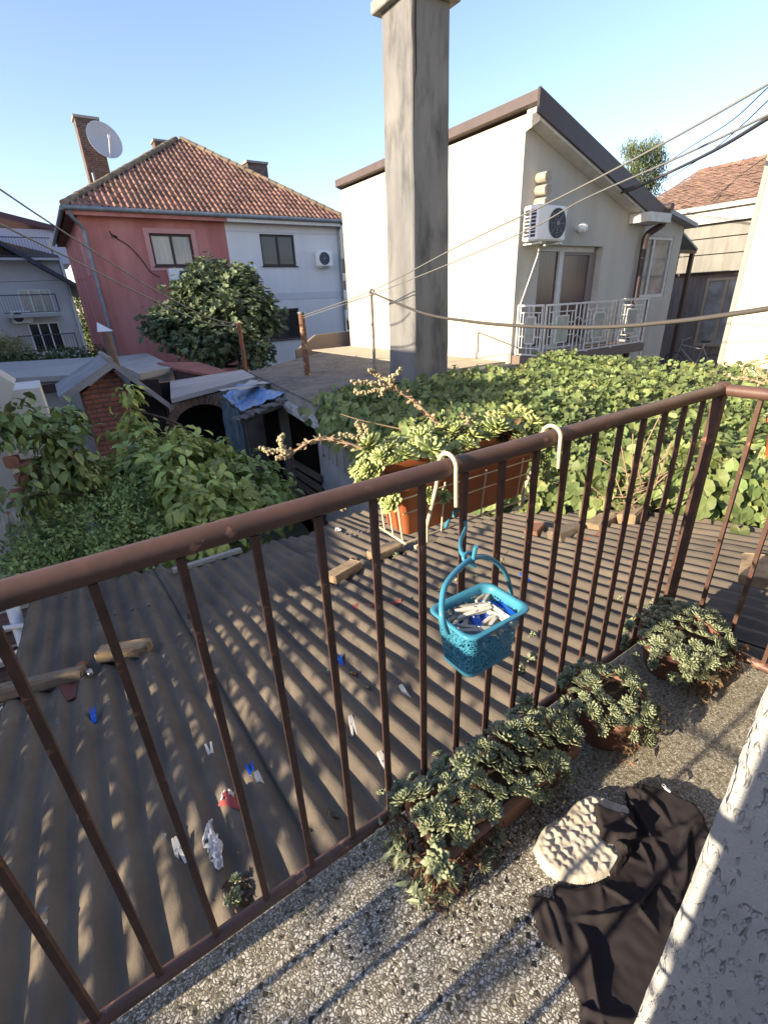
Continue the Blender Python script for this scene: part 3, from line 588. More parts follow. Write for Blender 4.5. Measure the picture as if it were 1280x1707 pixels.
# pale apartment block in the gap
AY = 48.; a0 = on(562, 385, y=AY); a1 = on(600, 545, y=AY)
H = root('apartment_block', (a0[0]+6, AY+4, -3), 'pale apartment block glimpsed in the gap beside the grey half of the house', 'apartment block')
fB = lambda u, z, d=0: (u, AY+d, z); zt_ = on(572, 378, y=AY)[2]
hs = []
for v in (443, 479, 512, 545): c_ = on(574, v, y=AY); hs.append((c_[0]-.35, c_[0]+1.1, c_[2]-.75, c_[2]+.75)); 
b = MB(); facade(b, fB, a0[0]-1, a0[0]+14, -3, zt_, hs, .3); b.quad((a0[0]-1, AY, -3), (a0[0]-1, AY+9, -3), (a0[0]-1, AY+9, zt_), (a0[0]-1, AY, zt_)); b.build('wall', CREAM, H)
for h in hs: window(H, fB, *h, WHITE, GLASSD, 1, .2, .08)
for h in hs[1:]: b = MB(); b.box((h[0]-.8, AY-1, h[2]-.35), (h[1]+1, AY-.002, h[2]-.2)); b.box((h[0]-.8, AY-1, h[2]-.2), (h[1]+1, AY-.92, h[2]+.5)); b.build('balcony', OFFW, H)
# ------------------------------------------------------------------ flat-roofed outbuilding with the big concrete chimney
ZF = -.05
ROOFC = M('weathered_roof_screed', (.195, .187, .172), (.115, .11, .103), s=2.2, rough=.97, bump=1., bs=9, bd=.03, spec=.05, c3=(.29, .275, .245), s3=11, r3=(.55, .7), stretch=(1, 1.6, 1))
H = root('flat_roof_outbuilding', (5.5, 9, -3), 'low outbuilding with a weathered grey concrete flat roof round the tall chimney', 'outbuilding')
def fx(y): return 3.5-.62*(10.6-y)/5.1 if y > 5.4 else 2.88
outl = [(2.85, 5.2), (2.95, 5.9), (3.25, 8.3), (3.52, 10.6), (7.9, 14.1), (7.9, 6.9), (9.0, 6.3), (9.0, 5.2)]
b = MB(); b.prism([(x, y, ZF-.2) for x, y in outl], (0, 0, .16)); xs = np.arange(2.7, 9.05, .12); ys = np.arange(3.9, 14.15, .12)
b.build('roof_slab', CONC, H)
b = MB(); b.prism([(x, y, ZF-.035) for x, y in outl], (0, 0, .035)); b.build('roof_screed', ROOFC, H)
b = MB(); b.box((6.6, 7.2, ZF+.002), (7.95, 13.7, ZF+.03)); b.build('sunlit_strip', M('sunlit_tan', (.50, .42, .31), (.4, .34, .26), s=3, rough=.95), H)  # thin tan slab paints the sunlit strip of roof along the cream wall
b = MB(); q0, q1 = on(545, 568, y=14.0), on(592, 557, y=14.0); b.prism([(6.3, 14.15, ZF-.3), (7.6, 14.15, ZF-.3), (9.4, 14.15, ZF-.3), (9.4, 14.15, .42), (7.0, 14.15, .36), (6.3, 14.15, -.05)], (0, .15, 0)); b.build('parapet', M('brown_parapet', (.20, .16, .13), rough=.9), H)
# wall under the left edge: plank strip, window band, doorway
sx = lambda y: 2.93+.6*(y-5.9)/4.7
fS = lambda u, z, d=0: (sx(u)+.22+d, u, z)
b = MB(); facade(b, fS, 4.0, 10.4, -3, ZF-.34, [(6.95, 9.3, -3, ZF-.34), (5.0, 6.7, -1.0, ZF-.45)], .2); b.build('side_wall', M('stained_plaster', (.40, .41, .39), (.24, .26, .26), s=2, rough=.95, c3=(.33, .33, .3), s3=5), H)
b = MB(); b.box((4.6, 5.6, -3), (4.7, 10.5, ZF-.21)); b.box((3.3, 9.4, -3), (4.7, 9.5, ZF-.21)); b.build('inner_wall', M('dark_interior', (.035, .03, .028), rough=1), H)
b = MB()
for k, y in enumerate(np.arange(4.9, 6.85, .155)): b.obox((sx(y)+.20+.02*(k % 2), y, -.66+.02*rng.normal()), (.025, .14, .66+.06*rng.random()))
b.build('wall_planks', M('grey_planks', (.40, .41, .39), (.16, .16, .15), s=2, rough=.9, stretch=(1, 9, .6), c3=(.42, .40, .33), s3=2.5, r3=(.6, .65)), H)
b = MB()
for k in range(5): b.obox((sx(7.6)+.1, 7.5, -1.45-.2*k), (.05, 1.3, .11), rx=.02*k)
b.build('slatted_gate', M('dark_old_wood', (.13, .10, .075), (.07, .06, .05), s=3, rough=.9, stretch=(1, .4, 6)), H)
b = MB()
for z0_, o_, h_ in ((ZF-.33, -.03, .13), (ZF-.42, .03, .07)): b.prism([(sx(4.4)+o_, 4.4, z0_), (sx(9.9)+o_, 9.9, z0_), (sx(9.9)+o_, 9.9, z0_+h_), (sx(4.4)+o_, 4.4, z0_+h_)], (.05, 0, 0))
b.build('fascia_board', M('peeling_white_board', (.46, .47, .46), (.20, .19, .17), s=5, rough=.9, stretch=(1, .5, 3), ramp=(.48, .62)), H)
# chimney
CH = M('chimney_render', (.215, .213, .20), (.15, .15, .147), s=2.4, rough=.95, bump=.5, bs=18, spec=.1, c3=(.085, .085, .083), s3=3.2, r3=(.50, .68), stretch=(1, 1, .3))
ch_r = math.radians(1.0)
cn = on(693, 645, z=ZF); s_ = .69; cx_, cy_ = cn[0]+s_/2-.01, cn[1]+s_/2; H = root('concrete_chimney', (cx_, cy_, ZF), 'tall square rendered concrete chimney with cracked plaster and projecting cap on the flat roof', 'chimney')
b = MB(); hgt = 4.77
n_ = 34; rings = []; tp = .02
for i in range(n_+1):
    z = ZF-.01+(hgt+.01-ZF)*i/n_; h = s_/2*(1.0+.10*(1-i/n_)-.05); e = .012
    ring = [(-h+.02, -h), (0, -h), (h-.02, -h), (h, -h+.02), (h, 0), (h, h-.02), (h-.02, h), (-h+.02, h), (-h, h-.02), (-h, 0), (-h, -h+.02)]
    rings.append([(cx_+x+e*nz(x*5, y*5, z*2), cy_+y+e*nz(y*5+9, x*5, z*2.), z) for x, y in ring])
k = len(rings[0])
b.add([p for r in rings for p in r], [(i*k+j, i*k+(j+1) % k, (i+1)*k+(j+1) % k, (i+1)*k+j) for i in range(n_) for j in range(k)]); b.build('shaft', CH, H)
b = MB(); b.obox((cx_, cy_, hgt+.07), (s_+.16, s_+.16, .13), ch_r, bev=.012, jit=.002); b.build('cap', CONC, H)
b = MB(); z0 = 3.9
cr = [(cx_-s_/2*.97+.05, cy_-s_/2*1.0-.004, 4.74), (cx_-s_/2*.97+.035, cy_-s_/2-.004, 4.45), (cx_-s_/2*.97+.055, cy_-s_/2-.004, 4.0), (cx_-s_/2*.97+.03, cy_-s_/2-.003, 3.85), (cx_-s_/2*.97+.02, cy_-s_/2-.002, 3.4)]
b.tube(cr, [.03, .035, .02, .008, .003], 5); b.build('crack', M('soot_crack', (.03, .03, .03), rough=1), H)
# poles
RUST = M('flaking_rust_paint', (.26, .13, .07), (.09, .055, .04), s=18, rough=.85, bump=.7, bs=60, bd=.004, c3=(.50, .36, .18), s3=9, r3=(.55, .62))
PALEP = M('weathered_grey_pole', (.30, .29, .27), (.16, .13, .11), s=14, rough=.8, stretch=(1, 1, .3))
pb = on(513, 625, z=ZF); pt = on(505, 522, y=pb[1]); t = root('clothes_pole', pb, 'thick flaking rust and cream metal pole standing on the flat roof', 'pole')
b = MB(); b.tube([pb, (pb[0], pb[1], pt[2])], .062, 14); b.build('post', RUST, t); b = MB(); b.tube([(pb[0], pb[1], pt[2]), (pb[0], pb[1], pt[2]+.03)], .075, 14); b.build('cap', ZINC, t); TOP2 = np.array([pb[0], pb[1], pt[2]-.05])
pb = on(408, 605, z=ZF-.02)
pb = on(408, 605, y=11.2); pt = on(402, 537, y=11.2); t = root('clothes_pole', (pb[0], 11.2, pb[2]-.2), 'slim orange-rusty pole holding the two left washing lines', 'pole')
b = MB(); b.tube([(pb[0], 11.2, -.3), (pb[0], 11.2, pt[2])], .045, 10); b.build('post', M('orange_rust', (.28, .10, .05), (.14, .07, .05), s=12, rough=.8), t); TOP1 = np.array([pb[0], 11.2, pt[2]-.04])
pb = on(625, 622, z=ZF); pt = on(618, 487, y=pb[1]); t = root('cable_pole', pb, 'thin grey pole with a curled cable loop on top, left of the concrete chimney', 'pole')
b = MB(); b.tube([pb, (pb[0], pb[1], pt[2])], .03, 10); b.build('post', PALEP, t); TOP3 = np.array([pb[0], pb[1], pt[2]])
b = MB(); b.tube([TOP3+(.05*math.cos(a)+.02, 0, .05*math.sin(a)) for a in np.linspace(0, 6, 14)], .012, 6); b.build('cable_loop', BROWNM, t)
# ------------------------------------------------------------------ wires
def wire(name, pts, r, mat, label, cat='cable', n=10):
    b = MB(); b.tube(spline(pts, n), r, 6); a = np.array(pts[0]); o = D.objects.new(name, b.mesh(name, mat, a)); COL.objects.link(o); o.location = a; return tag(o, label, cat)
LINE = M('washing_line_plastic', (.17, .17, .155), rough=.5); BLK = M('black_cable', (.06, .055, .05), rough=.6); GRC = M('grey_cable', (.075, .068, .06), rough=.6)
wire('washing_line', [TOP2, at(620, 484, 7.2), at(760, 412, 5.6), at(930, 330, 4.2), at(1110, 236, 3.2), at(1290, 134, 2.6), at(1420, 60, 2.2)], .0075, LINE, 'upper thin washing line crossing in front of the chimney up to the right', 'washing line')
wire('washing_line', [TOP2-(0, 0, .04), at(640, 483, 7.2), at(860, 392, 5.6), at(970, 333, 4.6), at(1130, 262, 3.4), at(1290, 186, 2.7), at(1420, 120, 2.3)], .0075, LINE, 'lower thin washing line crossing in front of the chimney up to the right', 'washing line')
wire('washing_line', [at(-120, 230, 4.2), at(0, 315, 4.8), at(120, 395, 6.0), at(250, 478, 8.0), at(345, 528, 9.8), TOP1], .011, LINE, 'upper washing line running from the left edge to the slim rusty pole', 'washing line')
wire('washing_line', [at(-120, 312, 4.2), at(0, 373, 4.8), at(120, 432, 6.0), at(250, 497, 8.0), at(345, 538, 9.8), TOP1-(0, 0, .03)], .011, LINE, 'lower washing line running from the left edge to the slim rusty pole', 'washing line')
wire('cable', [TOP3, at(700, 520, 6.4), at(780, 535, 5.4), at(870, 543, 4.7), at(1000, 545, 4.0), at(1120, 536, 3.5), at(1200, 526, 3.2), at(1300, 511, 2.9), at(1420, 490, 2.6)], .017, GRC, 'thick grey cable sagging from the thin pole across the cream house to the right edge')
wb = on(1024, 323, y=CY-.02)
wire('cable', [wb, on(1060, 312, y=6.4), at(1130, 280, 9), at(1200, 245, 7), at(1290, 190, 5.2), at(1420, 110, 3.8)], .026, BLK, 'black cable from the iron bracket under the verge up to the right edge')
b = MB(); b.tube([wb, on(1062, 311, y=6.5)], .04, 8); one('cable_bracket', b, BROWNM, 'dark bracket tube holding the black cable under the sloping verge', 'bracket')
wire('cable', [at(1060, 305, 14), at(1150, 245, 11), at(1220, 200, 9), at(1290, 136, 7.5), at(1400, 50, 6)], .011, BLK, 'thin dark cable in the sky at the far right, the steeper of two')
wire('cable', [at(1090, 312, 14), at(1180, 255, 11), at(1240, 205, 9), at(1290, 158, 7.5), at(1400, 70, 6)], .011, BLK, 'thin dark cable in the sky at the far right, the lower of two')
wire('cable', [on(1185, 335, x=LX-.3), at(1230, 295, 15), at(1285, 255, 11)], .012, BLK, 'black cable slanting across the brown tiled roof of the long house')
wire('cable', [at(-30, 471, 20), at(60, 468, 20), at(128, 466, 20), on(190, 468, y=21.0)], .008, BLK, 'thin dark cable passing in front of the far left grey house')

# ------------------------------------------------------------------ low grey garage roofs and lean-tos at the left
SHEET = M('grey_roof_felt', (.40, .385, .365), (.30, .29, .28), s=1.2, rough=.9, bump=.4, bs=8, stretch=(.6, 6, 1))
BLOCK = M('grey_blockwork', (.34, .33, .30), (.25, .24, .22), s=2, rough=.95, bump=.3, bs=20)
z = -.05
H = root('garage', (.1, 15, -3), 'low grey garage with a flat felt roof in front of the hedge', 'garage')
A = [on(-40, 606, z=z), on(177, 594, z=z), on(146, 623, z=z), on(-40, 634, z=z)]
b = MB(); b.prism([tuple(p) for p in A[::-1]], (0, 0, -.12)); b.build('roof', SHEET, H)
b = MB(); b.tube([A[1]+(0, 0, .02), A[2]+(0, 0, .02)], .05, 6); b.build('roof_edge', M('tan_edge', (.55, .42, .26), rough=.8), H)
b = MB(); b.quad(tuple(A[3]-(0, -.1, .12)), tuple(A[2]-(0, -.1, .12)), (A[2][0], A[2][1]+.1, -3), (A[3][0], A[3][1]+.1, -3)); b.quad(tuple(A[2]-(0, -.1, .12)), tuple(A[1]-(0, 0, .12)), (A[1][0], A[1][1], -3), (A[2][0], A[2][1]+.1, -3)); b.build('wall', BLOCK, H)
b = MB(); 
for x in (-.35, .35): b.box((x-.25, A[2][1]-.02+.25, -.42), (x+.25, A[2][1]+.06+.25, -.22))
b.build('vent_slot', DARKW, H)
H = root('small_flat_roof_shed', (2.1, 15, -3), 'small shed with a pale flat concrete roof behind the right slope of the brick hut', 'shed')
A = [on(183, 595, z=z), on(245, 588, z=z), on(290, 611, z=z), on(232, 623, z=z), on(196, 606, z=z)]
b = MB(); b.prism([tuple(p) for p in A[::-1]], (0, 0, -.14)); b.build('roof', M('pale_slab', (.34, .33, .31), (.26, .26, .25), s=2, rough=.9), H)
b = MB(); b.quad(tuple(A[3]-(0, -.1, .14)), tuple(A[2]-(0, -.1, .14)), (A[2][0], A[2][1]+.1, -3), (A[3][0], A[3][1]+.1, -3)); b.quad(tuple(A[4]-(-.1, -.1, .14)), tuple(A[3]-(-.1, -.1, .14)), (A[3][0], A[3][1]+.1, -3), (A[4][0], A[4][1]+.1, -3)); b.build('wall', M('light_block', (.30, .30, .27), rough=.95), H)
H = root('red_lean_to', (3.3, 13, -3), 'low lean-to with a dull red sheet roof below the fig tree', 'lean-to')
A = [on(262, 604, z=.0), on(330, 603, z=.0), on(382, 619, z=-.05), on(372, 628, z=-.1), on(290, 613, z=-.05)]
b = MB(); b.prism([tuple(p) for p in A[::-1]], (0, 0, -.06)); b.build('roof', M('red_sheet', (.30, .12, .09), (.22, .09, .07), s=2, rough=.8), H)
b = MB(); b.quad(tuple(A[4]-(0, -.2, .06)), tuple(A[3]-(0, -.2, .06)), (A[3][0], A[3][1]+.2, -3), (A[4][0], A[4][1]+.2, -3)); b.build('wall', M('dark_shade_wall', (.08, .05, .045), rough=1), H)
b = MB(); b.obox(on(285, 632, z=-.25)+(0, 0, -.1), (.9, .2, .12), .1); one('clay_block', b, M('orange_block', (.30, .13, .07), rough=.9), 'loose orange clay block lying behind the right slope of the brick hut', 'brick')
# ------------------------------------------------------------------ brick hut with gabled roof
HY = 10.; BR = brickmat('red_brick', 0, (.44, .18, .12), (.34, .14, .095), (.16, .13, .11), .27, .085, .012)
H = root('brick_hut', (.9, 10.6, -3), 'small red brick hut with a grey gabled slab roof among the shrubs', 'hut')
ap, el_, er = on(186, 600, y=HY-.35), on(97, 662, y=HY-.35), on(283, 672, y=HY-.35)
Dp = np.array((0, 1.9, 0)); th = np.array((0, 0, -.13))
for p, q, nm in ((el_, ap, 'left'), (ap, er, 'right')):
    b = MB(); b.prism([tuple(p), tuple(q), tuple(q+th), tuple(p+th)], tuple(Dp)); b.build('roof_slab', M('slate_grey_slab', (.30, .295, .29), (.19, .19, .19), s=2.5, rough=.85, bump=.4, bs=15, c3=(.34, .31, .25), s3=6, r3=(.6, .7)), H)
b = MB(); b.tube([ap+(0, 0, .01)-(.02, 0, 0), ap+Dp], .05, 6); b.build('ridge', CONC, H)
x0, x1 = on(152, 700, y=HY)[0]-.02, on(283, 700, y=HY)[0]
b = MB(); zt0, zt1 = el_[2]-.05, er[2]-.02; b.quad((x0, HY, -3), (x1-.55, HY, -3), (x1-.55, HY, (ap[2]+zt1)/2-.1), (ap[0], HY, ap[2]-.18), (x0, HY, zt0+.02))
b.quad((x0, HY, -3), (x0, HY+1.5, -3), (x0, HY+1.5, zt0), (x0, HY, zt0)); b.quad((x1, HY, -3), (x1, HY+1.5, -3), (x1, HY+1.5, zt1-.1), (x1, HY, zt1-.1)); b.quad((x0, HY+1.5, -3), (x1, HY+1.5, -3), (x1, HY+1.5, zt1), (x0, HY+1.5, zt0)); b.build('brick_wall', BR, H)
b = MB(); b.box((x1-.5, HY+.1, -3), (x1-.02, HY+.2, ap[2]-.45)); b.build('recess', M('hut_interior', (.03, .022, .02), rough=1), H)
t = root('flue_pipe', (ap[0]+.02, HY+.6, ap[2]-.2), 'brown flue pipe with a white folded cowl rising behind the brick hut ridge', 'flue')
fb, ft = on(190, 597, y=HY+.5), on(172, 556, y=HY+.5)
b = MB(); b.tube([fb-(0, 0, .2), (fb[0]-.03, HY+.5, ft[2])], .075, 12); b.build('pipe', M('brown_pipe', (.17, .105, .07), (.12, .08, .06), s=10, rough=.7), t)
b = MB(); c_ = np.array((fb[0]-.03, HY+.5, ft[2]+.04)); b.add([c_+(-.12, -.1, 0), c_+(.13, -.1, 0), c_+(.13, .1, 0), c_+(-.12, .1, 0), c_+(-.09, 0, .16)], [(0, 1, 4), (1, 2, 4), (2, 3, 4), (3, 0, 4), (0, 3, 2, 1)]); b.build('cowl', M('white_sheet', (.62, .65, .7), rough=.4), t)
# arched brick opening between hut and flat roof
AYr = 10.05
H = root('arched_passage', (2.4, 10.3, -3), 'plastered wall with a brick arch over a dark opening beside the brick hut', 'outbuilding')
c0, c1 = on(284, 672, y=AYr), on(412, 640, y=AYr)
b = MB(); b.prism([(c0[0], AYr-.15, c0[2]+.02), (c1[0]+.15, AYr-.15, c1[2]+.06), (c1[0]+.25, AYr+.95, c1[2]+.10), (c0[0]+.25, AYr+.95, c0[2]+.20)], (0, 0, .09)); b.build('roof_strip', SHEET, H)
ac = on(342, 715, y=AYr); ar = .60; nseg = 12
pts = [(ac[0]+ar*math.cos(a), ac[2]+.85*ar*math.sin(a)) for a in np.linspace(math.pi, 0, nseg+1)]
b = MB(); tz = lambda x: c0[2]+(c1[2]-c0[2])*(x-c0[0])/(c1[0]-c0[0])-.02
for (xa, za), (xb_, zb) in zip(pts, pts[1:]): b.quad((xa, AYr, za), (xb_, AYr, zb), (xb_, AYr, tz(xb_)), (xa, AYr, tz(xa))); b.quad((xa, AYr, za), (xb_, AYr, zb), (xb_, AYr+.3, zb), (xa, AYr+.3, za))
b.quad((c0[0]-.05, AYr, -3), (ac[0]-ar, AYr, -3), (ac[0]-ar, AYr, tz(ac[0]-ar)), (c0[0]-.05, AYr, tz(c0[0]))); b.quad((ac[0]+ar, AYr, -3), (c1[0]+.4, AYr, -3), (c1[0]+.4, AYr, tz(c1[0])), (ac[0]+ar, AYr, tz(ac[0]+ar))); b.build('wall', M('dirty_plaster', (.40, .36, .31), (.27, .24, .21), s=3, rough=.95), H)
b = MB()
for a in np.linspace(.08, math.pi-.08, 19):
    R_ = ar+.09; b.obox((ac[0]+R_*math.cos(a), AYr-.01, ac[2]+R_*.87*math.sin(a)), (.16, .05, .075), ry=-a, jit=.003)
b.build('brick_arch', M('arch_brick', (.27, .15, .09), (.18, .11, .08), s=6, rough=.9, island=.25), H)
b = MB(); b.box((c0[0], AYr+1.0, -3), (c1[0]+.5, AYr+1.05, c1[2]+.1)); b.build('back_wall', M('arch_dark', (.02, .018, .016), rough=1), H)
# tarp covered lean-to over the doorway
H = root('tarpaulin_canopy', (3.1, 9, -3), 'makeshift canopy wrapped in torn blue tarpaulin with grey boards on top', 'canopy')
TARP = M('blue_tarp', (.07, .20, .48), (.28, .36, .46), s=6, rough=.35, c3=(.33, .38, .45), s3=10, r3=(.55, .63), spec=.5)
tA = [on(372, 664, y=9.6), on(400, 642, y=9.9), on(462, 650, y=8.6), on(477, 660, y=7.9), on(404, 690, y=8.7)]
cen = sum(tA)/5; b = MB(); n_ = 26; v = []; top_fn = lambda i, j: None
for i in range(n_+1):
    for j in range(n_+1):
        s1, s2 = i/n_, j/n_; p = (tA[0]*(1-s1)+tA[1]*s1)*(1-s2)+(tA[4]*(1-s1)+tA[3]*s1)*s2; p = p+(0, 0, .05+.045*nz(i*.35, j*.35)+.02*nz(i*.9, j*.8, 3)); v.append(p)
b.add(v, [(i*(n_+1)+j, i*(n_+1)+j+1, (i+1)*(n_+1)+j+1, (i+1)*(n_+1)+j) for i in range(n_) for j in range(n_)], True); b.build('tarpaulin', TARP, H)
b = MB(); v = []; c1_, c2_ = tA[0]+(-.05, 0, .02), tA[4]+(-.03, -.02, .02)
for i in range(19):
    for j in range(23):
        s1, s2 = i/18, j/22; p = c1_*(1-s1)+c2_*s1+(0, 0, -1.7*s2); w = .08*math.sin(s1*14+2*nz(s2*2, 1))*(.3+s2*.6)+.05*nz(i*.4, j*.25, 5); p = p+(-w*.9, -w*.5, 0); v.append(p)
b.add(v, [(i*23+j, i*23+j+1, (i+1)*23+j+1, (i+1)*23+j) for i in range(18) for j in range(22)], True); b.build('hanging_sheet', M('dark_film', (.07, .11, .14), (.15, .21, .25), s=5, rough=.22, spec=.6, stretch=(2, 2, .5)), H)
b = MB()
for k in range(6): 
    p = cen+(-.32+.12*k, .25-.14*(k % 3), .16+.012*k); b.obox(p, (.42, .19, .014), .3+.3*rng.normal(), .05*rng.normal(), .08*rng.normal(), jit=.004)
b.build('boards', M('silver_board', (.42, .43, .42), (.30, .31, .31), s=4, rough=.8, island=.2), H)
b = MB()
for k in range(7): p = tA[4]*(1-k/6)+tA[3]*k/6; b.obox(p+(.0, .05, -.06-.03*(k % 2)), (.35, .2, .03), .5+.1*rng.normal(), .1, jit=.006)
b.tube([tA[4]+(.03, .03, -.1), tA[4]+(.05, .03, -2.9)], .04, 6); b.tube([tA[4]+(0, 0, -.12), tA[3]+(0, 0, -.12)], .045, 6); b.build('timber_frame', M('grey_timber', (.24, .22, .19), (.14, .13, .12), s=8, rough=.9), H)

# ------------------------------------------------------------------ left edge: white wall, cabinet, rubble wall, pipes and planks
H = root('white_side_wall', (-1.2, 5.5, -3), 'pale plastered wall end at the left edge above the shrubs', 'wall')
e_ = on(24, 640, y=6.2); b = MB(); zc = e_[2]
c = [on(0, 570, y=6.2), e_, on(2, 695, y=5.6)]
b.prism([(e_[0], 6.2, e_[2]), (e_[0]-1.8, 6.2, e_[2]+1.9), (e_[0]-1.8, 6.2, -3), (e_[0]-.28, 6.2, -3), (e_[0]-.28, 6.2, e_[2]-.5)], (0, .5, 0)); b.build('plaster', M('white_plaster', (.50, .49, .45), (.42, .41, .38), s=2, rough=.95), H)
bx = on(75, 650, y=7.5); t = root('white_cabinet', (bx[0]-.4, 7.8, -3), 'white painted masonry box below the plastered wall at the left', 'masonry box')
b = MB(); tl, tr_, bl_ = on(28, 650, y=7.6), on(66, 646, y=7.6), on(70, 700, y=7.6); b.box((tl[0]-.5, 7.6, -3), (tr_[0], 8.5, tl[2])); b.build('block', M('chalky_white', (.62, .61, .57), (.50, .49, .45), s=1.5, rough=.95, c3=(.30, .28, .25), s3=2, r3=(.62, .75)), t)
H = root('crumbling_wall', (-.9, 6, -3), 'crumbling white wall with exposed orange clay and stones at the left edge', 'wall')
b = MB(); p0, p1 = on(-60, 740, y=5.9), on(92, 760, y=5.9); n_ = 24; v = []
for i in range(n_+1):
    for j in range(n_+1):
        x = p0[0]+(p1[0]-p0[0])*i/n_; zt2 = -.55-.35*(i/n_)**2; z = -3+(zt2+3)*j/n_; v.append((x, 5.9+.12*nz(x*4, z*3)+.05*nz(x*12, z*10), z+.06*nz(x*6, 2)))
b.add(v, [(i*(n_+1)+j, (i+1)*(n_+1)+j, (i+1)*(n_+1)+j+1, i*(n_+1)+j+1) for i in range(n_) for j in range(n_)]); b.build('render_face', M('peeling_render', (.50, .48, .44), (.30, .28, .25), s=3, rough=.95, bump=.8, bs=12, c3=(.30, .15, .09), s3=3.5, r3=(.60, .66)), H)
b = MB()
for q in ((22, 770, .10), (40, 800, .12), (30, 830, .13), (48, 775, .08)): b.obox(on(q[0], q[1], y=5.75), (.13, .1, q[2]*1.3), rz=.3*rng.normal(), rx=.3*rng.normal(), bev=.02, jit=.01)
b.build('exposed_bricks', M('orange_clay', (.30, .14, .085), (.2, .1, .07), s=6, rough=.95), H)
PVC = M('white_tube', (.60, .62, .64), rough=.35)
for i, (u0, v0, u1, v1, r, lab) in enumerate(((12, 985, 52, 1105, .045, 'thick white tube leaning beside the left edge of the corrugated roof'), (-30, 1052, 58, 1040, .018, 'topmost thin white rod crossing to the thick white tube at the left'), (-30, 1118, 62, 1070, .018, 'second thin white rod crossing to the thick white tube at the left'), (-30, 1210, 45, 1150, .02, 'third thin white rod, above the lowest one at the left edge'), (-20, 1285, 25, 1230, .022, 'lowest short white rod at the left edge'))):
    b = MB(); b.tube([at(u0, v0, 3.6-.05*i), at(u1, v1, 3.5-.05*i)], r, 10); one('white_tube', b, PVC, lab, 'tube', None)
for k, (u, v) in enumerate(((20, 1010), (25, 1040), (15, 1075), (25, 1100), (10, 1135), (20, 1165))):
    p = at(u-40, v, 3.9-.06*k); b = MB(); b.obox(p, (1.5, .16, .035), -.15+.05*rng.normal(), .1*rng.normal(), bev=.004)
    one('old_plank', b, M('rotten_plank', (.17, .10, .075), (.09, .06, .05), s=4, rough=.95, stretch=(.6, 5, 5)), ['uppermost', 'second', 'third', 'fourth', 'fifth', 'lowest'][k]+' reddish plank of the old timber pile left of the corrugated roof', 'plank', 'planks beside the corrugated roof')
# ------------------------------------------------------------------ trees and bushes
t = root('fig_tree', (6.0, 16.5, -3), 'broad dark-leaved fig tree in front of the red and grey house', 'tree')
ce = at(350, 525, 15.8); bl = [(at(u, v, d_), np.array(r)) for u, v, d_, r in ((350, 500, 15.8, (1.15, .9, .85)), (300, 545, 15.6, (.8, .8, .7)), (400, 520, 15.6, (1.05, .9, .95)), (350, 455, 16, (.6, .6, .42)), (268, 540, 16, (.55, .6, .45)), (440, 530, 16, (.55, .6, .55)), (330, 488, 15.8, (.55, .6, .45)), (395, 470, 15.8, (.65, .6, .5)), (350, 570, 15.5, (1.0, .9, .7)), (420, 580, 15.5, (.6, .7, .6)))]
b = MB(); foliage(b, bl, 6500, .21, FIG_T, droop=.5, shell=.45, cluster=4, spread=.5); b.build('crown', LEAF_FIG, t)
b = MB(); limbs(b, (ce[0], ce[1]+.3, -3), (ce[0], ce[1]+.2, -.6), .14, [q[0] for q in bl]); b.build('trunk', BARK, t)
t = root('leafy_fruit_tree', (1.4, 6.6, -3), 'bushy fruit tree with glossy bright green drooping leaves in front of the brick hut', 'tree')
spec = ((218, 680, 7.3, .15, .36), (228, 735, 7.2, .26, .34), (288, 762, 6.9, .45, .36), (345, 772, 6.8, .5, .34), (398, 812, 6.5, .55, .36), (300, 800, 6.2, .8, .6), (240, 815, 6.0, .5, .45), (435, 832, 6.3, .42, .24), (345, 850, 5.6, .7, .45), (130, 810, 5.6, .42, .3))
bl = [(at(u, v, d_), np.array((rx, rx, rz__))*1.05) for u, v, d_, rx, rz__ in spec]
b = MB(); foliage(b, bl, 6800, .14, leaf_t(.27, .25, -.35), droop=.75, shell=.5, cluster=7, spread=.42); b.build('crown', LEAF_P, t)
b = MB(); limbs(b, (1.2, 6.6, -3), (1.25, 6.5, -1.9), .08, [q[0] for q in bl]); b.build('trunk', BARK, t)
t = root('overhanging_branch', (-.5, 4.6, -3), 'darker leafy branch reaching in from the left edge in front of the crumbling wall', 'tree')
spec = ((30, 700, 4.6, .28, .12), (75, 730, 4.7, .26, .16), (110, 760, 4.9, .3, .25), (65, 790, 4.7, .16, .14), (60, 825, 4.6, .16, .08), (130, 790, 5.1, .26, .2), (105, 705, 5.2, .24, .16))
bl2 = [(at(u, v, d_), np.array((rx, rx, rz__))) for u, v, d_, rx, rz__ in spec]
b = MB(); foliage(b, bl2, 900, .125, leaf_t(.27, .25, -.35), droop=.7, shell=.3, cluster=6, spread=.5); b.build('foliage', M('dark_glossy_leaf', (.22, .28, .09), (.11, .16, .05), s=2, rough=.4, island=.4, transl=.15, spec=.4), t)
b = MB(); 
for q in bl2: b.tube(spline([at(200, 850, 5.4), (at(200, 850, 5.4)+q[0])/2+(0, 0, .1), q[0]], 4), [.02-.0016*i for i in range(9)], 5)
b.build('branches', BARK, t)
t = root('low_bush', (.2, 4.9, -3), 'low fine-leaved green bush behind the left end of the corrugated roof', 'bush')
bl = [(at(u, v, d_), np.array((rx, rx, rz__))) for u, v, d_, rx, rz__ in ((90, 905, 4.9, .42, .3), (170, 880, 5.0, .5, .38), (240, 900, 5.0, .4, .3), (60, 950, 4.7, .4, .2), (150, 950, 4.8, .5, .22), (290, 925, 5.2, .4, .2), (360, 900, 5.6, .4, .22), (200, 835, 5.3, .3, .25))]
b = MB(); foliage(b, bl, 16000, .042, leaf_t(.3, .2, -.1), droop=-.1, shell=.35, cluster=9, spread=.9); b.build('foliage', LEAF_S, t)
b = MB()
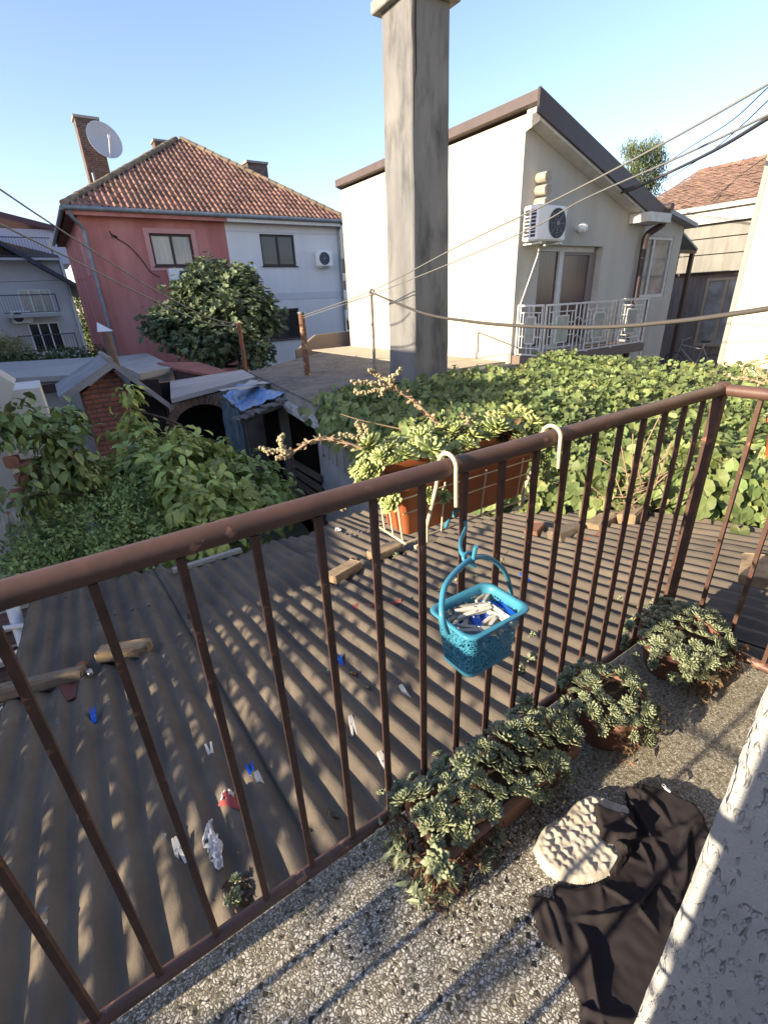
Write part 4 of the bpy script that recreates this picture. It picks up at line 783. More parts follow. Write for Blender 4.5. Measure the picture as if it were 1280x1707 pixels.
for q in bl: b.tube([(q[0][0], q[0][1], -3), tuple(q[0])], [.03, .008], 5)
b.build('stems', BARK, t)
# ------------------------------------------------------------------ vine canopy on its pergola
def vz(x, y):
    z = .12+.16*nz(x*.7, y*.7)+.10*nz(x*1.9, y*1.9, 4)+.05*nz(x*4, y*4, 8)
    if y > 3: z += .04
    if x < 4.0 and y < 3.4: z -= .22*(4.0-x)
    return z
def inside(poly, x, y):
    c = False; j = len(poly)-1
    for i in range(len(poly)):
        if (poly[i][1] > y) != (poly[j][1] > y) and x < (poly[j][0]-poly[i][0])*(y-poly[i][1])/(poly[j][1]-poly[i][1]+1e-12)+poly[i][0]: c = not c
        j = i
    return c
VP = [(3.55, .1), (3.6, 1.6), (3.2, 2.2), (2.75, 2.9), (2.85, 4.2), (2.9, 5.75), (3.5, 5.9), (4.5, 5.95), (6.0, 6.1), (7.6, 6.25), (8.6, 6.0), (8.9, 4.6), (8.9, .1)]
H = root('climbing_vine', (5.5, 3.5, -3), 'broad climbing vine of large heart-shaped yellow-green leaves covering the pergola beyond the railing', 'vine')
P_, X_, N_, S_ = [], [], [], []
while len(P_) < 13500:
    x, y = rng.uniform(2.6, 9.0), rng.uniform(0, 6.4)
    if not inside(VP, x, y): continue
    if rng.random() > min(1, 1.5-.16*x): 
        if rng.random() > .55: continue
    h = rng.random()**1.6*.36
    P_.append((x, y, vz(x, y)-h)); X_.append(rng.normal(0, .5, 3)+(-.7, -.35, -.35)); N_.append(np.array((-.6, -.25, .85))+rng.normal(0, .55, 3)); S_.append(.092*(.4+1.0*rng.random()**1.3))
edge = [((8.9, .1), 0)]
def curtain(a, c_, n, dz, off=.12):
    a, c_ = np.array(a), np.array(c_)
    for _ in range(n):
        t_ = rng.random(); q = a+(c_-a)*t_; dzz = dz*(.55+.6*nz(t_*9, 5.)+.3*rng.random()); hh = rng.random()**.8*dzz
        P_.append((q[0]+rng.normal(0, off), q[1]+rng.normal(0, off), vz(q[0]+.2, q[1])-hh)); X_.append(rng.normal(0, .4, 3)+(-.3, -.2, -1)); N_.append(np.array((-.8, -.5, .35))+rng.normal(0, .35, 3)); S_.append(.11*(.6+.65*rng.random()))
curtain((3.55, .1), (3.6, 1.6), 650, .55); curtain((3.6, 1.6), (2.75, 2.9), 900, .62); curtain((2.75, 2.9), (2.9, 5.8), 1100, .7); curtain((2.9, 5.8), (4.6, 5.95), 300, .3)
b = MB(); b.inst(*VINE_T, P_, X_, N_, S_); b.build('foliage', LEAF_V, H)
b = MB()
for k in range(70):
    x, y = rng.uniform(3.2, 8.5), rng.uniform(.3, 5.6); 
    if not inside(VP, x, y): continue
    q = [(x+d_*rng.uniform(.2, .4), y+rng.normal(0, .12), vz(x, y)-.18+rng.normal(0, .04)) for d_ in range(4)]; b.tube(spline(q, 3), .007, 4)
b.build('stems', M('vine_stem', (.13, .09, .06), rough=.9), H)
b = MB(); 
for k in range(90):
    c_ = on(rng.uniform(1040, 1110), rng.uniform(780, 850), y=1.75+rng.normal(0, .12)); d_ = rng.normal(0, .18, 3); b.tube([c_-d_, c_+(0, 0, -.04), c_+d_], .004, 4)
b.build('dry_twigs', M('dry_twig', (.36, .25, .17), rough=.9), H)
H = root('pergola', (6, 3, -3), 'rusty pergola frame hidden under the vine', 'pergola')
PG = M('pergola_rust', (.12, .07, .05), rough=.8)
for y in np.arange(.4, 6.0, .9): b = MB(); b.tube([(3.5 if y < 2.4 else 3.1, y, -.22), (8.9, y, -.22)], .016, 6); b.build('rail', PG, H)
for x in np.arange(3.7, 8.9, 1.3): b = MB(); b.tube([(x, .3, -.25), (x, 5.8, -.25)], .02, 6); b.build('beam', PG, H)
for x, y in ((3.65, 1.9), (3.65, .4), (6, .4), (6, 3.4), (8.8, 3.4), (8.8, .4)): b = MB(); b.tube([(x, y, -3), (x, y, -.22)], .03, 8); b.build('post', PG, H)
# iron fence beyond the corrugated roof
H = root('iron_fence', (4.2, 1.2, -3), 'dark iron bar fence visible under the vine past the right end of the corrugated roof', 'fence')
b = MB(); fx0, fx1 = (3.9, -.4), (4.15, 2.4)
for z in (-.45, -1.35): b.tube([(*fx0, z), (*fx1, z)], .014, 6)
b.build('rail', IRON, H)
for k in range(26):
    s1 = k/25; b = MB(); x, y = fx0[0]+(fx1[0]-fx0[0])*s1, fx0[1]+(fx1[1]-fx0[1])*s1; b.tube([(x, y, -1.5), (x, y, -.3)], .008, 5); b.build('bar', IRON, H)
b = MB(); b.quad((3.4, -6, -1.5), (9, -6, -1.5), (9, 7, -1.5), (3.4, 7, -1.5)); struct('path', b, M('tan_path', (.30, .26, .20), (.2, .17, .13), s=1.2, rough=.95, bump=.4, bs=15))
# ------------------------------------------------------------------ corrugated lean-to roof
Z0R, SR = .05, -.1857; PIT = .0985
zR = lambda y: Z0R+SR*y
def rough(x, y):
    k = max(0., min(1., (y-2.5)/1.2)); k2 = max(0., 1-abs(x-1.1)/1.5)
    return (.012+.055*k*k2)*nz(x*3.1, y*2.3, 1.)+.004*nz(x*9, y*7, 2.)
def zC(x, y): return zR(y)+.0140*math.cos(2*math.pi*(x+.595)/PIT)*(1-.45*max(0., min(1., (y-2.6)/1.))*max(0., 1-abs(x-1.1)/1.4))+rough(x, y)
H = root('corrugated_roof', (1.4, 2.4, -3), 'sloping brown fibre-cement corrugated roof below the balcony', 'roof')
ASB = M('asbestos_cement', (.165, .138, .106), (.12, .10, .078), s=5, rough=.95, bump=.8, bs=45, bd=.004, spec=.1, c3=(.085, .076, .066), s3=1.8, r3=(.47, .66), stretch=(1.6, .6, 1))
def far_edge(x): return 4.28-.62*min(1, max(0, (x+.6)/1.2))+.10*nz(x*2.2, 7)+.05*nz(x*9, 3)+(.12 if .0 < x < .3 else 0)
YJ = 2.42
def sheet(x0, x1, lift, ya_=None):
    n_ = int((x1-x0)/PIT*10); b = MB(); v = []; m_ = 70
    for i in range(n_+1):
        x = x0+(x1-x0)*i/n_; fe = far_edge(x)
        if x > 3.0: fe = 2.2
        y0 = .56 if x < 1.88 else -.5
        for j in range(m_+1):
            y = y0+(fe-y0)*j/m_; yj = YJ+.03*nz(x*.9, 4.); jj = round((YJ-y0)/(fe-y0)*m_) if fe > YJ else -9
            if j == jj: y = yj-.002
            if j == jj+1: y = yj+.002
            v.append((x, y, zC(x, y)+lift+(.013 if y < yj else 0)))
    v2 = [(p[0], p[1], p[2]-.007) for p in v]; nn = len(v); W_ = m_+1
    f = [(i*W_+j, (i+1)*W_+j, (i+1)*W_+j+1, i*W_+j+1) for i in range(n_) for j in range(m_)]
    f += [(nn+i*W_+m_, nn+(i+1)*W_+m_, (i+1)*W_+m_, i*W_+m_) for i in range(n_)]+[(nn+j, nn+j+1, j+1, j) for j in range(m_)]+[(n_*W_+j, n_*W_+j+1, nn+n_*W_+j+1, nn+n_*W_+j) for j in range(m_)]
    b.add(v+v2, f, True); b.build('roof_sheet', ASB, H)
xs_ = [-.60, .285, 1.17, 2.055, 2.94]
for k, x0 in enumerate(xs_): sheet(x0-.045, min((xs_+[3.33])[k+1]+.02, 3.34), .0+(.012 if k % 2 else 0))
b = MB()
for k, x0 in enumerate(xs_[1:4]): 
    for q in range(8): 
        pass
for _ in range(120):
    x, y = rng.uniform(-.5, 3.2), rng.choice([2.05, 3.1, 3.9, 1.1])+rng.normal(0, .03); x = -.595+round((x+.595)/PIT)*PIT
    if y < far_edge(x)-.1 and not (x > 3 and y > 2): b.tube([(x, y, zC(x, y)+.0), (x, y, zC(x, y)+.014)], .009, 6)
b.build('roof_nail', M('nail_grey', (.12, .12, .12), rough=.6), H)
b = MB(); b.box((-.55, -.5, -3), (3.25, 3.5, -.95)); b.build('shed_wall', BLOCK, H)
b = MB(); b.obox((.62, 3.62, zR(3.62)+.03), (.55, .07, .03), .0, rx=-.18); b.build('eave_batten', M('grey_batten', (.30, .30, .27), rough=.9), H)
def onroof(u, v, up=0.):
    d = ray(u, v); t = (Z0R+up-EYE[2])/(d[2]-SR*d[1]); return EYE+d*t
BRK = [M('old_yellow_brick', (.34, .25, .15), (.22, .16, .10), s=14, rough=.95, bump=.8, bs=60, bd=.004, c3=(.10, .09, .075), s3=8, r3=(.55, .65)), M('old_red_brick', (.26, .12, .08), (.16, .09, .06), s=12, rough=.95, bump=.8, bs=60, bd=.004, c3=(.25, .21, .16), s3=7, r3=(.55, .62)), M('mossy_brick', (.22, .17, .12), (.13, .11, .08), s=12, rough=.95, bump=.8, bs=60, bd=.004)]
BL = [(206, 1083, (.26, .10, .06), -.38, 0, 'grey-brown brick lying crosswise on the left part of the corrugated roof'), (72, 1134, (.36, .09, .055), -.25, 2, 'long rough reddish block at the left edge of the corrugated roof'),
 (572, 952, (.25, .12, .065), .24, 0, 'yellowish brick with a pale end left of the hanging planter'), (642, 918, (.25, .12, .06), .0, 0, 'brick directly below the left end of the hanging planter'),
 (892, 882, (.17, .10, .06), .3, 1, 'small broken red brick right of the hanging planter'), (943, 886, (.25, .115, .065), -.05, 2, 'weathered brick next to the small broken red one'), (1001, 870, (.25, .12, .065), .12, 0, 'third brick from the left in the row below the vine'), (1053, 858, (.25, .125, .08), .2, 0, 'tallest pale brick at the right end of the row below the vine'), (1262, 952, (.27, .14, .075), .3, 0, 'pale brick seen through the side railing at the right edge')]
for u, v, sz, rz0, mi, lab in BL:
    p = onroof(u, v, .05); b = MB(); b.obox((p[0], p[1], zR(p[1])+.012+sz[2]/2), sz, rz0, rx=math.atan(SR)*math.cos(rz0), ry=math.atan(SR)*-math.sin(rz0)*-1*0, bev=.008, jit=.0035)
    one('brick', b, BRK[mi], lab, 'brick', 'bricks weighing down the corrugated roof')
# clay patches and litter
def shard(u, v, L_, w, rz0, mat, lab):
    p = onroof(u, v, .01); b = MB(); n_ = 8; vv = []
    for i in range(n_+1):
        for j in range(5): x = (i/n_-.5)*L_*(1-.5*abs(j/4-.5)*0); y = (j/4-.5)*w*(1-.6*(i/n_)); c_, s_2 = math.cos(rz0), math.sin(rz0); X, Y = p[0]+x*c_-y*s_2, p[1]+x*s_2+y*c_; vv.append((X, Y, zC(X, Y)+.016+.012*math.cos((j/4-.5)*3)))
    b.add(vv, [(i*5+j, (i+1)*5+j, (i+1)*5+j+1, i*5+j+1) for i in range(n_) for j in range(4)]+[(j, j+1, 4-j, 4-j) for j in ()], True)
    one('tile_shard', b, mat, lab, 'tile shard')
SHR = M('terracotta_shard', (.34, .11, .06), (.24, .09, .06), s=8, rough=.85)
shard(133, 1118, .10, .10, -1.4, SHR, 'bright terracotta shard at the end of the long rough block'); shard(117, 1150, .20, .09, -1.5, M('dull_red', (.13, .05, .04), rough=.8), 'dull dark red shard below the long rough block')
shard(985, 899, .30, .05, -.1, SHR, 'flat terracotta strip in front of the row of bricks'); shard(628, 1010, .28, .09, -.6, M('wet_red', (.17, .05, .04), rough=.6), 'dark red shard in a corrugation left of the basket'); shard(388, 1344, .09, .05, -1.2, M('crimson_scrap', (.30, .05, .05), rough=.6), 'crimson scrap under the white crumpled paper')
PAPER = M('white_tissue', (.66, .66, .66), rough=.8, transl=.2)
def scrap(pts, lab, w=.05, h=.02):
    q = [onroof(u, v, .03) for u, v in pts]; b = MB(); n_ = len(q); vv = []; S_2 = spline(q, 4)
    for i, p in enumerate(S_2):
        ww = w*(.35+.65*math.sin(math.pi*min(1, (i+.7)/len(S_2))))*(1+.5*nz(i*.8, 3)); d_ = np.array((1, .25, 0))
        for j in range(6): s1 = j/5-.5; vv.append(p+d_*s1*ww+(0, 0, h*nz(i*.7, j*.9, 2)+.004))
    b.add(vv, [(i*6+j, (i+1)*6+j, (i+1)*6+j+1, i*6+j+1) for i in range(len(S_2)-1) for j in range(5)], False); one('paper_scrap', b, PAPER, lab, 'paper scrap')
scrap([(350, 1370), (347, 1395), (358, 1412), (362, 1430), (368, 1449)], 'long torn white tissue lying on the roof', .042, .02)
scrap([(372, 1322), (379, 1327), (388, 1333)], 'small crumpled white paper ball on the roof', .04, .03)
scrap([(560, 880), (563, 884), (568, 885)], 'tiny white scrap near the far edge of the roof', .05); scrap([(148, 1117), (151, 1124)], 'tiny white scrap beside the terracotta shard', .03)
# pegs
def peg(mat, name='clothes_peg', org=(0, 0, 0)):
    """clothes peg lying along x, two tapered jaws meeting at the nose, spring in the middle"""
    b = MB()
    for s1 in (1, -1):
        prof = [(-.037, .0085, .0055), (-.02, .0065, .0075), (.0, .0044, .0085), (.02, .0040, .0078), (.036, .0034, .0055)]; v = []
        for x, c_, t_ in prof:
            for yy, zz_ in ((c_-t_/2, -.005), (c_+t_/2, -.005), (c_+t_/2, .005), (c_-t_/2, .005)): v.append((x, s1*yy, zz_))
        b.add(v, [(4*i+j, 4*i+(j+1) % 4, 4*i+4+(j+1) % 4, 4*i+4+j) for i in range(4) for j in range(4)]+[(0, 1, 2, 3), (16, 17, 18, 19)])
    return b
PGW, PGB, PGG = M('ivory_peg', (.62, .60, .53), (.5, .48, .42), s=20, rough=.5), M('blue_peg', (.012, .10, .52), rough=.35), M('greyed_peg', (.42, .41, .36), (.33, .32, .28), s=20, rough=.6)
SPR = M('spring_steel', (.4, .4, .4), rough=.3, metal=.9)
def spring():
    b = MB(); b.tube([(.004+.005*math.cos(a), .0075*math.sin(a*.5), .0058*math.sin(a)) for a in np.linspace(0, 12, 30)], .001, 4); return b
PEG = {}
def put_peg(kind, loc, rot, lab, group, sc=1.15):
    if kind not in PEG: PEG[kind] = (peg(None).mesh('clothes_peg', {'w': PGW, 'b': PGB, 'g': PGG}[kind]), spring().mesh('spring', SPR))
    o = D.objects.new('clothes_peg', PEG[kind][0]); COL.objects.link(o); o.location = [float(q) for q in loc]; o.rotation_euler = rot; o.scale = (sc,)*3
    tag(o, lab, 'clothes peg', group); s = D.objects.new('spring', PEG[kind][1]); COL.objects.link(s); s.parent = o; return o
GRP = 'clothes pegs fallen on the corrugated roof'
for kind, u, v, ru, rv, lab in (('b', 157, 1196, 157, 1187, 'blue peg lying alone left of the others on the roof'), ('w', 352, 1259, 349, 1247, 'white peg lying alone in the middle of the roof'), ('b', 421, 1294, 416, 1280, 'blue peg touching a white peg on the roof'), ('w', 434, 1308, 440, 1322, 'white peg touching a blue peg on the roof'),
  ('b', 568, 1107, 565, 1100, 'blue peg highest up the roof between the balusters'), ('w', 588, 1213, 592, 1226, 'cream peg between two balusters left of the trough pot'), ('w', 675, 1159, 684, 1170, 'white and black peg below the peg basket on the roof'), ('w', 298, 1423, 303, 1440, 'white peg seen edge-on near the bottom left of the roof'), ('w', 641, 1275, 647, 1284, 'white peg half behind a baluster just above the trough pot'), ('b', 875, 965, 888, 970, 'blue peg behind the handle of the peg basket'), ('b', 0, 1475, 2, 1462, 'blue peg at the very left edge of the roof')):
    p = onroof(u, v, .012); p2 = onroof(ru, rv, .012); a = math.atan2(p2[1]-p[1], p2[0]-p[0]); put_peg(kind, (p[0], p[1], zR(p[1])+.020), (math.atan(SR)*math.cos(a), -math.atan(SR)*math.sin(a), a+math.pi), lab, GRP)
# ------------------------------------------------------------------ balcony floor (terrazzo of white and black marble chips)
def terrazzo():
    m = M('terrazzo', (.5, .5, .46), rough=.75, spec=.25); nt = m.node_tree; N = nt.nodes; p = N['Principled BSDF']
    tc = N.new('ShaderNodeTexCoord'); wn = N.new('ShaderNodeTexNoise'); wn.inputs['Scale'].default_value = 45; link(nt, tc.outputs['Object'], wn.inputs['Vector'])
    va = N.new('ShaderNodeVectorMath'); va.operation = 'MULTIPLY_ADD'; va.inputs[1].default_value = (.020,)*3; link(nt, wn.outputs['Color'], va.inputs[0]); link(nt, tc.outputs['Object'], va.inputs[2])
    mp = N.new('ShaderNodeMapping'); mp.inputs['Scale'].default_value = (1, 1, .0); link(nt, va.outputs[0], mp.inputs[0])
    def vor(sc, feat):
        v = N.new('ShaderNodeTexVoronoi'); v.feature = feat; v.inputs['Scale'].default_value = sc; link(nt, mp.outputs[0], v.inputs['Vector']); return v
    SC_ = 150; ve, vc = vor(SC_, 'DISTANCE_TO_EDGE'), vor(SC_, 'F1')
    e = N.new('ShaderNodeMapRange'); e.inputs[1].default_value = .05; e.inputs[2].default_value = .17; link(nt, ve.outputs['Distance'], e.inputs[0])
    cr = N.new('ShaderNodeValToRGB'); s = N.new('ShaderNodeSeparateColor'); link(nt, vc.outputs['Color'], s.inputs[0]); link(nt, s.outputs[0], cr.inputs[0])
    cr.color_ramp.interpolation = 'CONSTANT'; el = cr.color_ramp.elements; el[0].color = (.70, .68, .61, 1); el[1].position = .30; el[1].color = (.52, .50, .43, 1)
    for pos, c in ((.44, (.80, .78, .72, 1)), (.62, (.15, .14, .115, 1)), (.70, (.38, .35, .28, 1)), (.80, (.62, .60, .54, 1)), (.90, (.06, .058, .055, 1)), (.94, (.45, .42, .36, 1))): q = el.new(pos); q.color = c
    mx = N.new('ShaderNodeMix'); mx.data_type = 'RGBA'; mx.inputs[6].default_value = (.17, .155, .125, 1); link(nt, e.outputs[0], mx.inputs[0]); link(nt, cr.outputs[0], mx.inputs[7])
    vb = vor(56, 'F1'); vb.distance = 'MANHATTAN'     # larger black chips
    s2 = N.new('ShaderNodeSeparateColor'); link(nt, vb.outputs['Color'], s2.inputs[0]); g1 = N.new('ShaderNodeMath'); g1.operation = 'GREATER_THAN'; g1.inputs[1].default_value = .66; link(nt, s2.outputs[1], g1.inputs[0])
    g2 = N.new('ShaderNodeMath'); g2.operation = 'LESS_THAN'; g2.inputs[1].default_value = .44; link(nt, vb.outputs['Distance'], g2.inputs[0])
    g3 = N.new('ShaderNodeMath'); g3.operation = 'MULTIPLY'; link(nt, g1.outputs[0], g3.inputs[0]); link(nt, g2.outputs[0], g3.inputs[1])
    mb = N.new('ShaderNodeMix'); mb.data_type = 'RGBA'; mb.inputs[7].default_value = (.035, .035, .035, 1); link(nt, g3.outputs[0], mb.inputs[0]); link(nt, mx.outputs[2], mb.inputs[6])
    dn = N.new('ShaderNodeTexNoise'); dn.inputs['Scale'].default_value = 2.6; dn.inputs['Detail'].default_value = 8; link(nt, tc.outputs['Object'], dn.inputs['Vector'])
    dr_ = N.new('ShaderNodeMapRange'); dr_.inputs[1].default_value = .5; dr_.inputs[2].default_value = .72; dr_.inputs[4].default_value = .6; link(nt, dn.outputs[0], dr_.inputs[0])
    sx_ = N.new('ShaderNodeSeparateXYZ'); link(nt, tc.outputs['Object'], sx_.inputs[0])     # moss and grime where the pots stand
    gx_ = N.new('ShaderNodeMapRange'); gx_.inputs[1].default_value = .55; gx_.inputs[2].default_value = 1.1; gx_.inputs[4].default_value = .50; link(nt, sx_.outputs[0], gx_.inputs[0])
    gy_ = N.new('ShaderNodeMapRange'); gy_.inputs[1].default_value = .57; gy_.inputs[2].default_value = .69; gy_.inputs[4].default_value = .7; link(nt, sx_.outputs[1], gy_.inputs[0]); gm_ = N.new('ShaderNodeMath'); gm_.operation = 'MULTIPLY'; link(nt, gy_.outputs[0], gm_.inputs[0]); link(nt, dn.outputs[0], gm_.inputs[1])
    mm = N.new('ShaderNodeMath'); mm.operation = 'MAXIMUM'; link(nt, dr_.outputs[0], mm.inputs[0]); link(nt, gx_.outputs[0], mm.inputs[1])
    m3 = N.new('ShaderNodeMath'); m3.operation = 'MAXIMUM'; link(nt, mm.outputs[0], m3.inputs[0]); link(nt, gm_.outputs[0], m3.inputs[1]); md = N.new('ShaderNodeMix'); md.data_type = 'RGBA'; md.inputs[7].default_value = (.27, .235, .155, 1); link(nt, m3.outputs[0], md.inputs[0]); link(nt, mb.outputs[2], md.inputs[6]); link(nt, md.outputs[2], p.inputs['Base Color'])
    bp = N.new('ShaderNodeBump'); bp.inputs['Distance'].default_value = .0015; link(nt, e.outputs[0], bp.inputs['Height']); link(nt, bp.outputs[0], p.inputs['Normal']); return m
b = MB(); b.box((-.95, -1.6, -.14), (1.86, .705, 0)); struct('balcony_floor', b, terrazzo())
# ------------------------------------------------------------------ our own house wall beside the door
def stucco():
    m = M('dashed_stucco', (.44, .445, .44), (.385, .39, .385), s=8, rough=.95, spec=.08); nt = m.node_tree; N = nt.nodes
    tc = N.new('ShaderNodeTexCoord'); mp = N.new('ShaderNodeMapping'); mp.inputs['Scale'].default_value = (1, 1, .38); link(nt, tc.outputs['Object'], mp.inputs[0])
    n = N.new('ShaderNodeTexNoise'); n.inputs['Scale'].default_value = 120; n.inputs['Detail'].default_value = 1.5; link(nt, mp.outputs[0], n.inputs['Vector'])
    r = N.new('ShaderNodeMapRange'); r.inputs[1].default_value = .57; r.inputs[2].default_value = .85; r.inputs[3].default_value = 1; r.inputs[4].default_value = 0; link(nt, n.outputs[0], r.inputs[0])
    n2 = N.new('ShaderNodeTexNoise'); n2.inputs['Scale'].default_value = 320; n2.inputs['Detail'].default_value = 3; link(nt, tc.outputs['Object'], n2.inputs['Vector'])
    a = N.new('ShaderNodeMath'); a.operation = 'MULTIPLY_ADD'; a.inputs[1].default_value = .25; link(nt, n2.outputs[0], a.inputs[0]); link(nt, r.outputs[0], a.inputs[2])
    bp = N.new('ShaderNodeBump'); bp.inputs['Distance'].default_value = .011; bp.inputs['Strength'].default_value = 1.; link(nt, a.outputs[0], bp.inputs['Height']); link(nt, bp.outputs[0], N['Principled BSDF'].inputs['Normal']); return m
ST = stucco(); WXc, WYc = .57, .098
t = root('house_wall', (1.4, -.9, -.14), 'pale textured stucco wall end beside the balcony, striped by sunlight, at the lower right', 'wall')
b = MB(); nn_ = 90; v = []
for i in range(nn_+1):
    z = -.14+3.0*i/nn_; e_ = .0012*nz(z*22, 1)+.0022*nz(z*110, 2)
    for x, y in ((3.2, WYc), (WXc+.006, WYc+e_), (WXc, WYc-.006+e_), (WXc, -1.7)): v.append((x, y, z))
b.add(v, [(i*4+j, i*4+j+1, i*4+j+5, i*4+j+4) for i in range(nn_) for j in range(3)]); b.quad((3.2, WYc, 2.86), (WXc, WYc, 2.86), (WXc, -1.7, 2.86), (3.2, -1.7, 2.86)); b.build('render', ST, t)
t = root('house_wall', (-1.7, -.9, -3), 'our own house wall on the left side of the balcony door, outside the picture', 'wall')
b = MB(); b.box((-3.2, -1.7, -3), (-.52, .119, 2.86)); b.build('render', ST, t)
# ------------------------------------------------------------------ railing
RP = M('brown_rail_paint', (.14, .074, .053), (.09, .052, .041), s=9, rough=.48, bump=.5, bs=70, bd=.0015, spec=.45, c3=(.30, .15, .10), s3=17, r3=(.61, .64))
RB = M('rusty_bar_paint', (.12, .06, .042), (.062, .036, .028), s=14, rough=.55, bump=.5, bs=110, bd=.001, spec=.35, c3=(.28, .13, .075), s3=24, r3=(.59, .66))
YRL, ZT, ZB, XE = .683, .982, .052, 1.80
H = root('balcony_railing', (.6, YRL, 0), 'rust-brown painted steel balcony railing with thick round handrail and thin square balusters', 'railing')
b = MB(); pts = [(x, YRL+.0015*nz(x*5, 2), ZT+.0015*nz(x*4, 7)) for x in np.arange(-.8, XE-.02, .05)]+[(XE, YRL, ZT)]; b.tube(pts, .0195, 20)
b.lathe([(0, .026), (.016, .023), (.024, .012), (.025, -.004), (.022, -.017)], (XE, YRL, ZT), 16); rail = b.build('handrail', RP, H)
b = MB(); b.tube([(XE, YRL, ZT), (XE, .3, ZT), (XE, -.0, ZT), (XE, -1.6, ZT)], .0192, 20); b.build('side_handrail', RP, H)
b = MB(); b.tube([(x, YRL, ZB+.001*nz(x*6, 4)) for x in np.arange(-.8, XE+.04, .06)], .015, 14); b.build('bottom_rail', RP, H)
b = MB(); b.tube([(XE, YRL, ZB), (XE, -1.6, ZB)], .017, 14); b.build('bottom_rail', RP, H)
bar = MB(); h_ = ZT-ZB-.034; k = 12
bar.tube([(.0007*nz(i*.9, 3), .0007*nz(i*.8, 8), h_*i/k) for i in range(k+1)], .0089, 4, smooth=False); me = bar.mesh('baluster', RB)
xsb = [-.151+.1148*i for i in range(-5, 17)]
for i, x in enumerate(xsb):
    o = D.objects.new('baluster', me); COL.objects.link(o); o.parent = H; o.location = Vector((x, YRL, ZB+.014))-Vector(H['_o']); o.rotation_euler = (0, 0, rng.normal(0, .06)); o['_o'] = tuple(H['_o'])
for y in np.arange(YRL-.115, -1.5, -.115):
    o = D.objects.new('baluster', me); COL.objects.link(o); o.parent = H; o.location = Vector((XE, y, ZB+.014))-Vector(H['_o']); o.rotation_euler = (0, 0, rng.normal(0, .06))
b = MB(); b.tube([(XE, YRL, -.1), (XE, YRL, ZT-.01)], .022, 4, smooth=False); b.build('corner_post', RB, H)
# end railing towards the sun, outside the picture
b = MB(); XL = -.80
for z, r in ((1.083, .028), (.877, .007), (.71, .007), (ZB, .0175)): b.tube([(XL, YRL, z), (XL, .1, z)], r, 10)
b.build('end_rail', RP, H)
for y in (.60, .50, .38, .26): o = D.objects.new('baluster', me); COL.objects.link(o); o.parent = H; o.location = Vector((XL, y, ZB+.014))-Vector(H['_o']); o.rotation_euler = (0, 0, .1)
# ------------------------------------------------------------------ succulents
TERRA = M('terracotta_pot', (.25, .125, .085), (.19, .095, .068), s=9, rough=.8, bump=.3, bs=60, bd=.002, c3=(.36, .24, .17), s3=6, r3=(.58, .72))
ORP = M('orange_plastic', (.46, .14, .05), (.42, .125, .045), s=4, rough=.5, spec=.4, c3=(.34, .14, .08), s3=12, r3=(.6, .7))
SOIL = M('soil', (.045, .03, .022), (.08, .055, .04), s=40, rough=1, bump=1., bs=120, bd=.006)
LG = M('houseleek_leaf', (.34, .37, .23), (.23, .28, .165), s=22, rough=.55, island=.22, spec=.3, transl=.08, c3=(.40, .40, .22), s3=9, r3=(.55, .68))
LG2 = M('echeveria_leaf', (.50, .56, .22), (.38, .46, .18), s=16, rough=.5, island=.2, spec=.3, transl=.15, c3=(.58, .60, .28), s3=6, r3=(.5, .68))
DRY = M('dry_leaf', (.19, .115, .065), (.10, .062, .04), s=20, rough=.95, island=.35)
def succ_leaf(w=.24, t_=.06, up=.12):
    v = [(0, 0, 0)]; f = []
    for x, ww, tt, u in ((.02, w*.45, t_*.5, 0), (.40, w*.8, t_, up*.15), (.74, w, t_*.9, up*.55)): v += [(x, ww, u+tt*.35), (x, 0, u+tt*.1-.0), (x, -ww, u+tt*.35), (x, 0, u-tt)]
    v = v[1:]; f = [(4*i+j, 4*i+(j+1) % 4, 4*i+4+(j+1) % 4, 4*i+4+j) for i in range(2) for j in range(4)]; v.append((1, 0, up)); n = len(v)-1
    return v, f+[(8+j, 8+(j+1) % 4, n) for j in range(4)]
def rosette_mesh(name, mat, n=34, leaf=None, openness=1., seed=0):
    rg = np.random.default_rng(seed); b = MB(); leaf = leaf or succ_leaf(); P_, X_, N_, S_ = [], [], [], []
    for i in range(n):
        q = (i+.5)/n; a = i*2.39996+rg.normal(0, .06); el_ = math.radians((8+78*(1-q)**1.1)*openness+rg.normal(0, 4)); L_ = .5*(.30+.70*q**.75)
        d_ = np.array((math.cos(a)*math.cos(el_), math.sin(a)*math.cos(el_), math.sin(el_))); P_.append((math.cos(a)*.05*q, math.sin(a)*.05*q, .10+.10*(1-q))); X_.append(d_)
        N_.append((-math.cos(a)*math.sin(el_), -math.sin(a)*math.sin(el_), math.cos(el_))); S_.append(L_)
    b.inst(*leaf, P_, X_, N_, S_, True); return b.mesh(name, mat)
RV = [rosette_mesh('rosette', LG, n, succ_leaf(w_, .07, .14), o_, s) for s, (n, w_, o_) in enumerate(((40, .22, .85), (34, .23, .7), (46, .20, .98), (30, .24, .62), (28, .25, 1.0), (52, .18, .85), (38, .20, .6)))]
RV2 = [rosette_mesh('rosette', LG2, n, succ_leaf(w_, .06, .10), o_, 10+s) for s, (n, w_, o_) in enumerate(((26, .25, .62), (22, .27, .5), (30, .23, .75)))]
def clump(name, loc, label, spots, meshes, cat='succulent'):
    t = root(name, loc, label, cat)
    for p, d, nrm_ in spots:
        o = D.objects.new('rosette', meshes[int(rng.integers(len(meshes)))]); COL.objects.link(o); o.parent = t; o.location = Vector([float(q) for q in p])-Vector(t['_o'])
        o.rotation_euler = (Vector([float(q) for q in nrm_]).normalized().to_track_quat('Z', 'Y') @ Matrix.Rotation(rng.uniform(0, 6.28), 3, 'Z').to_quaternion()).to_euler(); o.scale = (float(d), float(d*rng.uniform(.85, 1.1)), float(d*rng.uniform(.8, 1.15)))
    return t
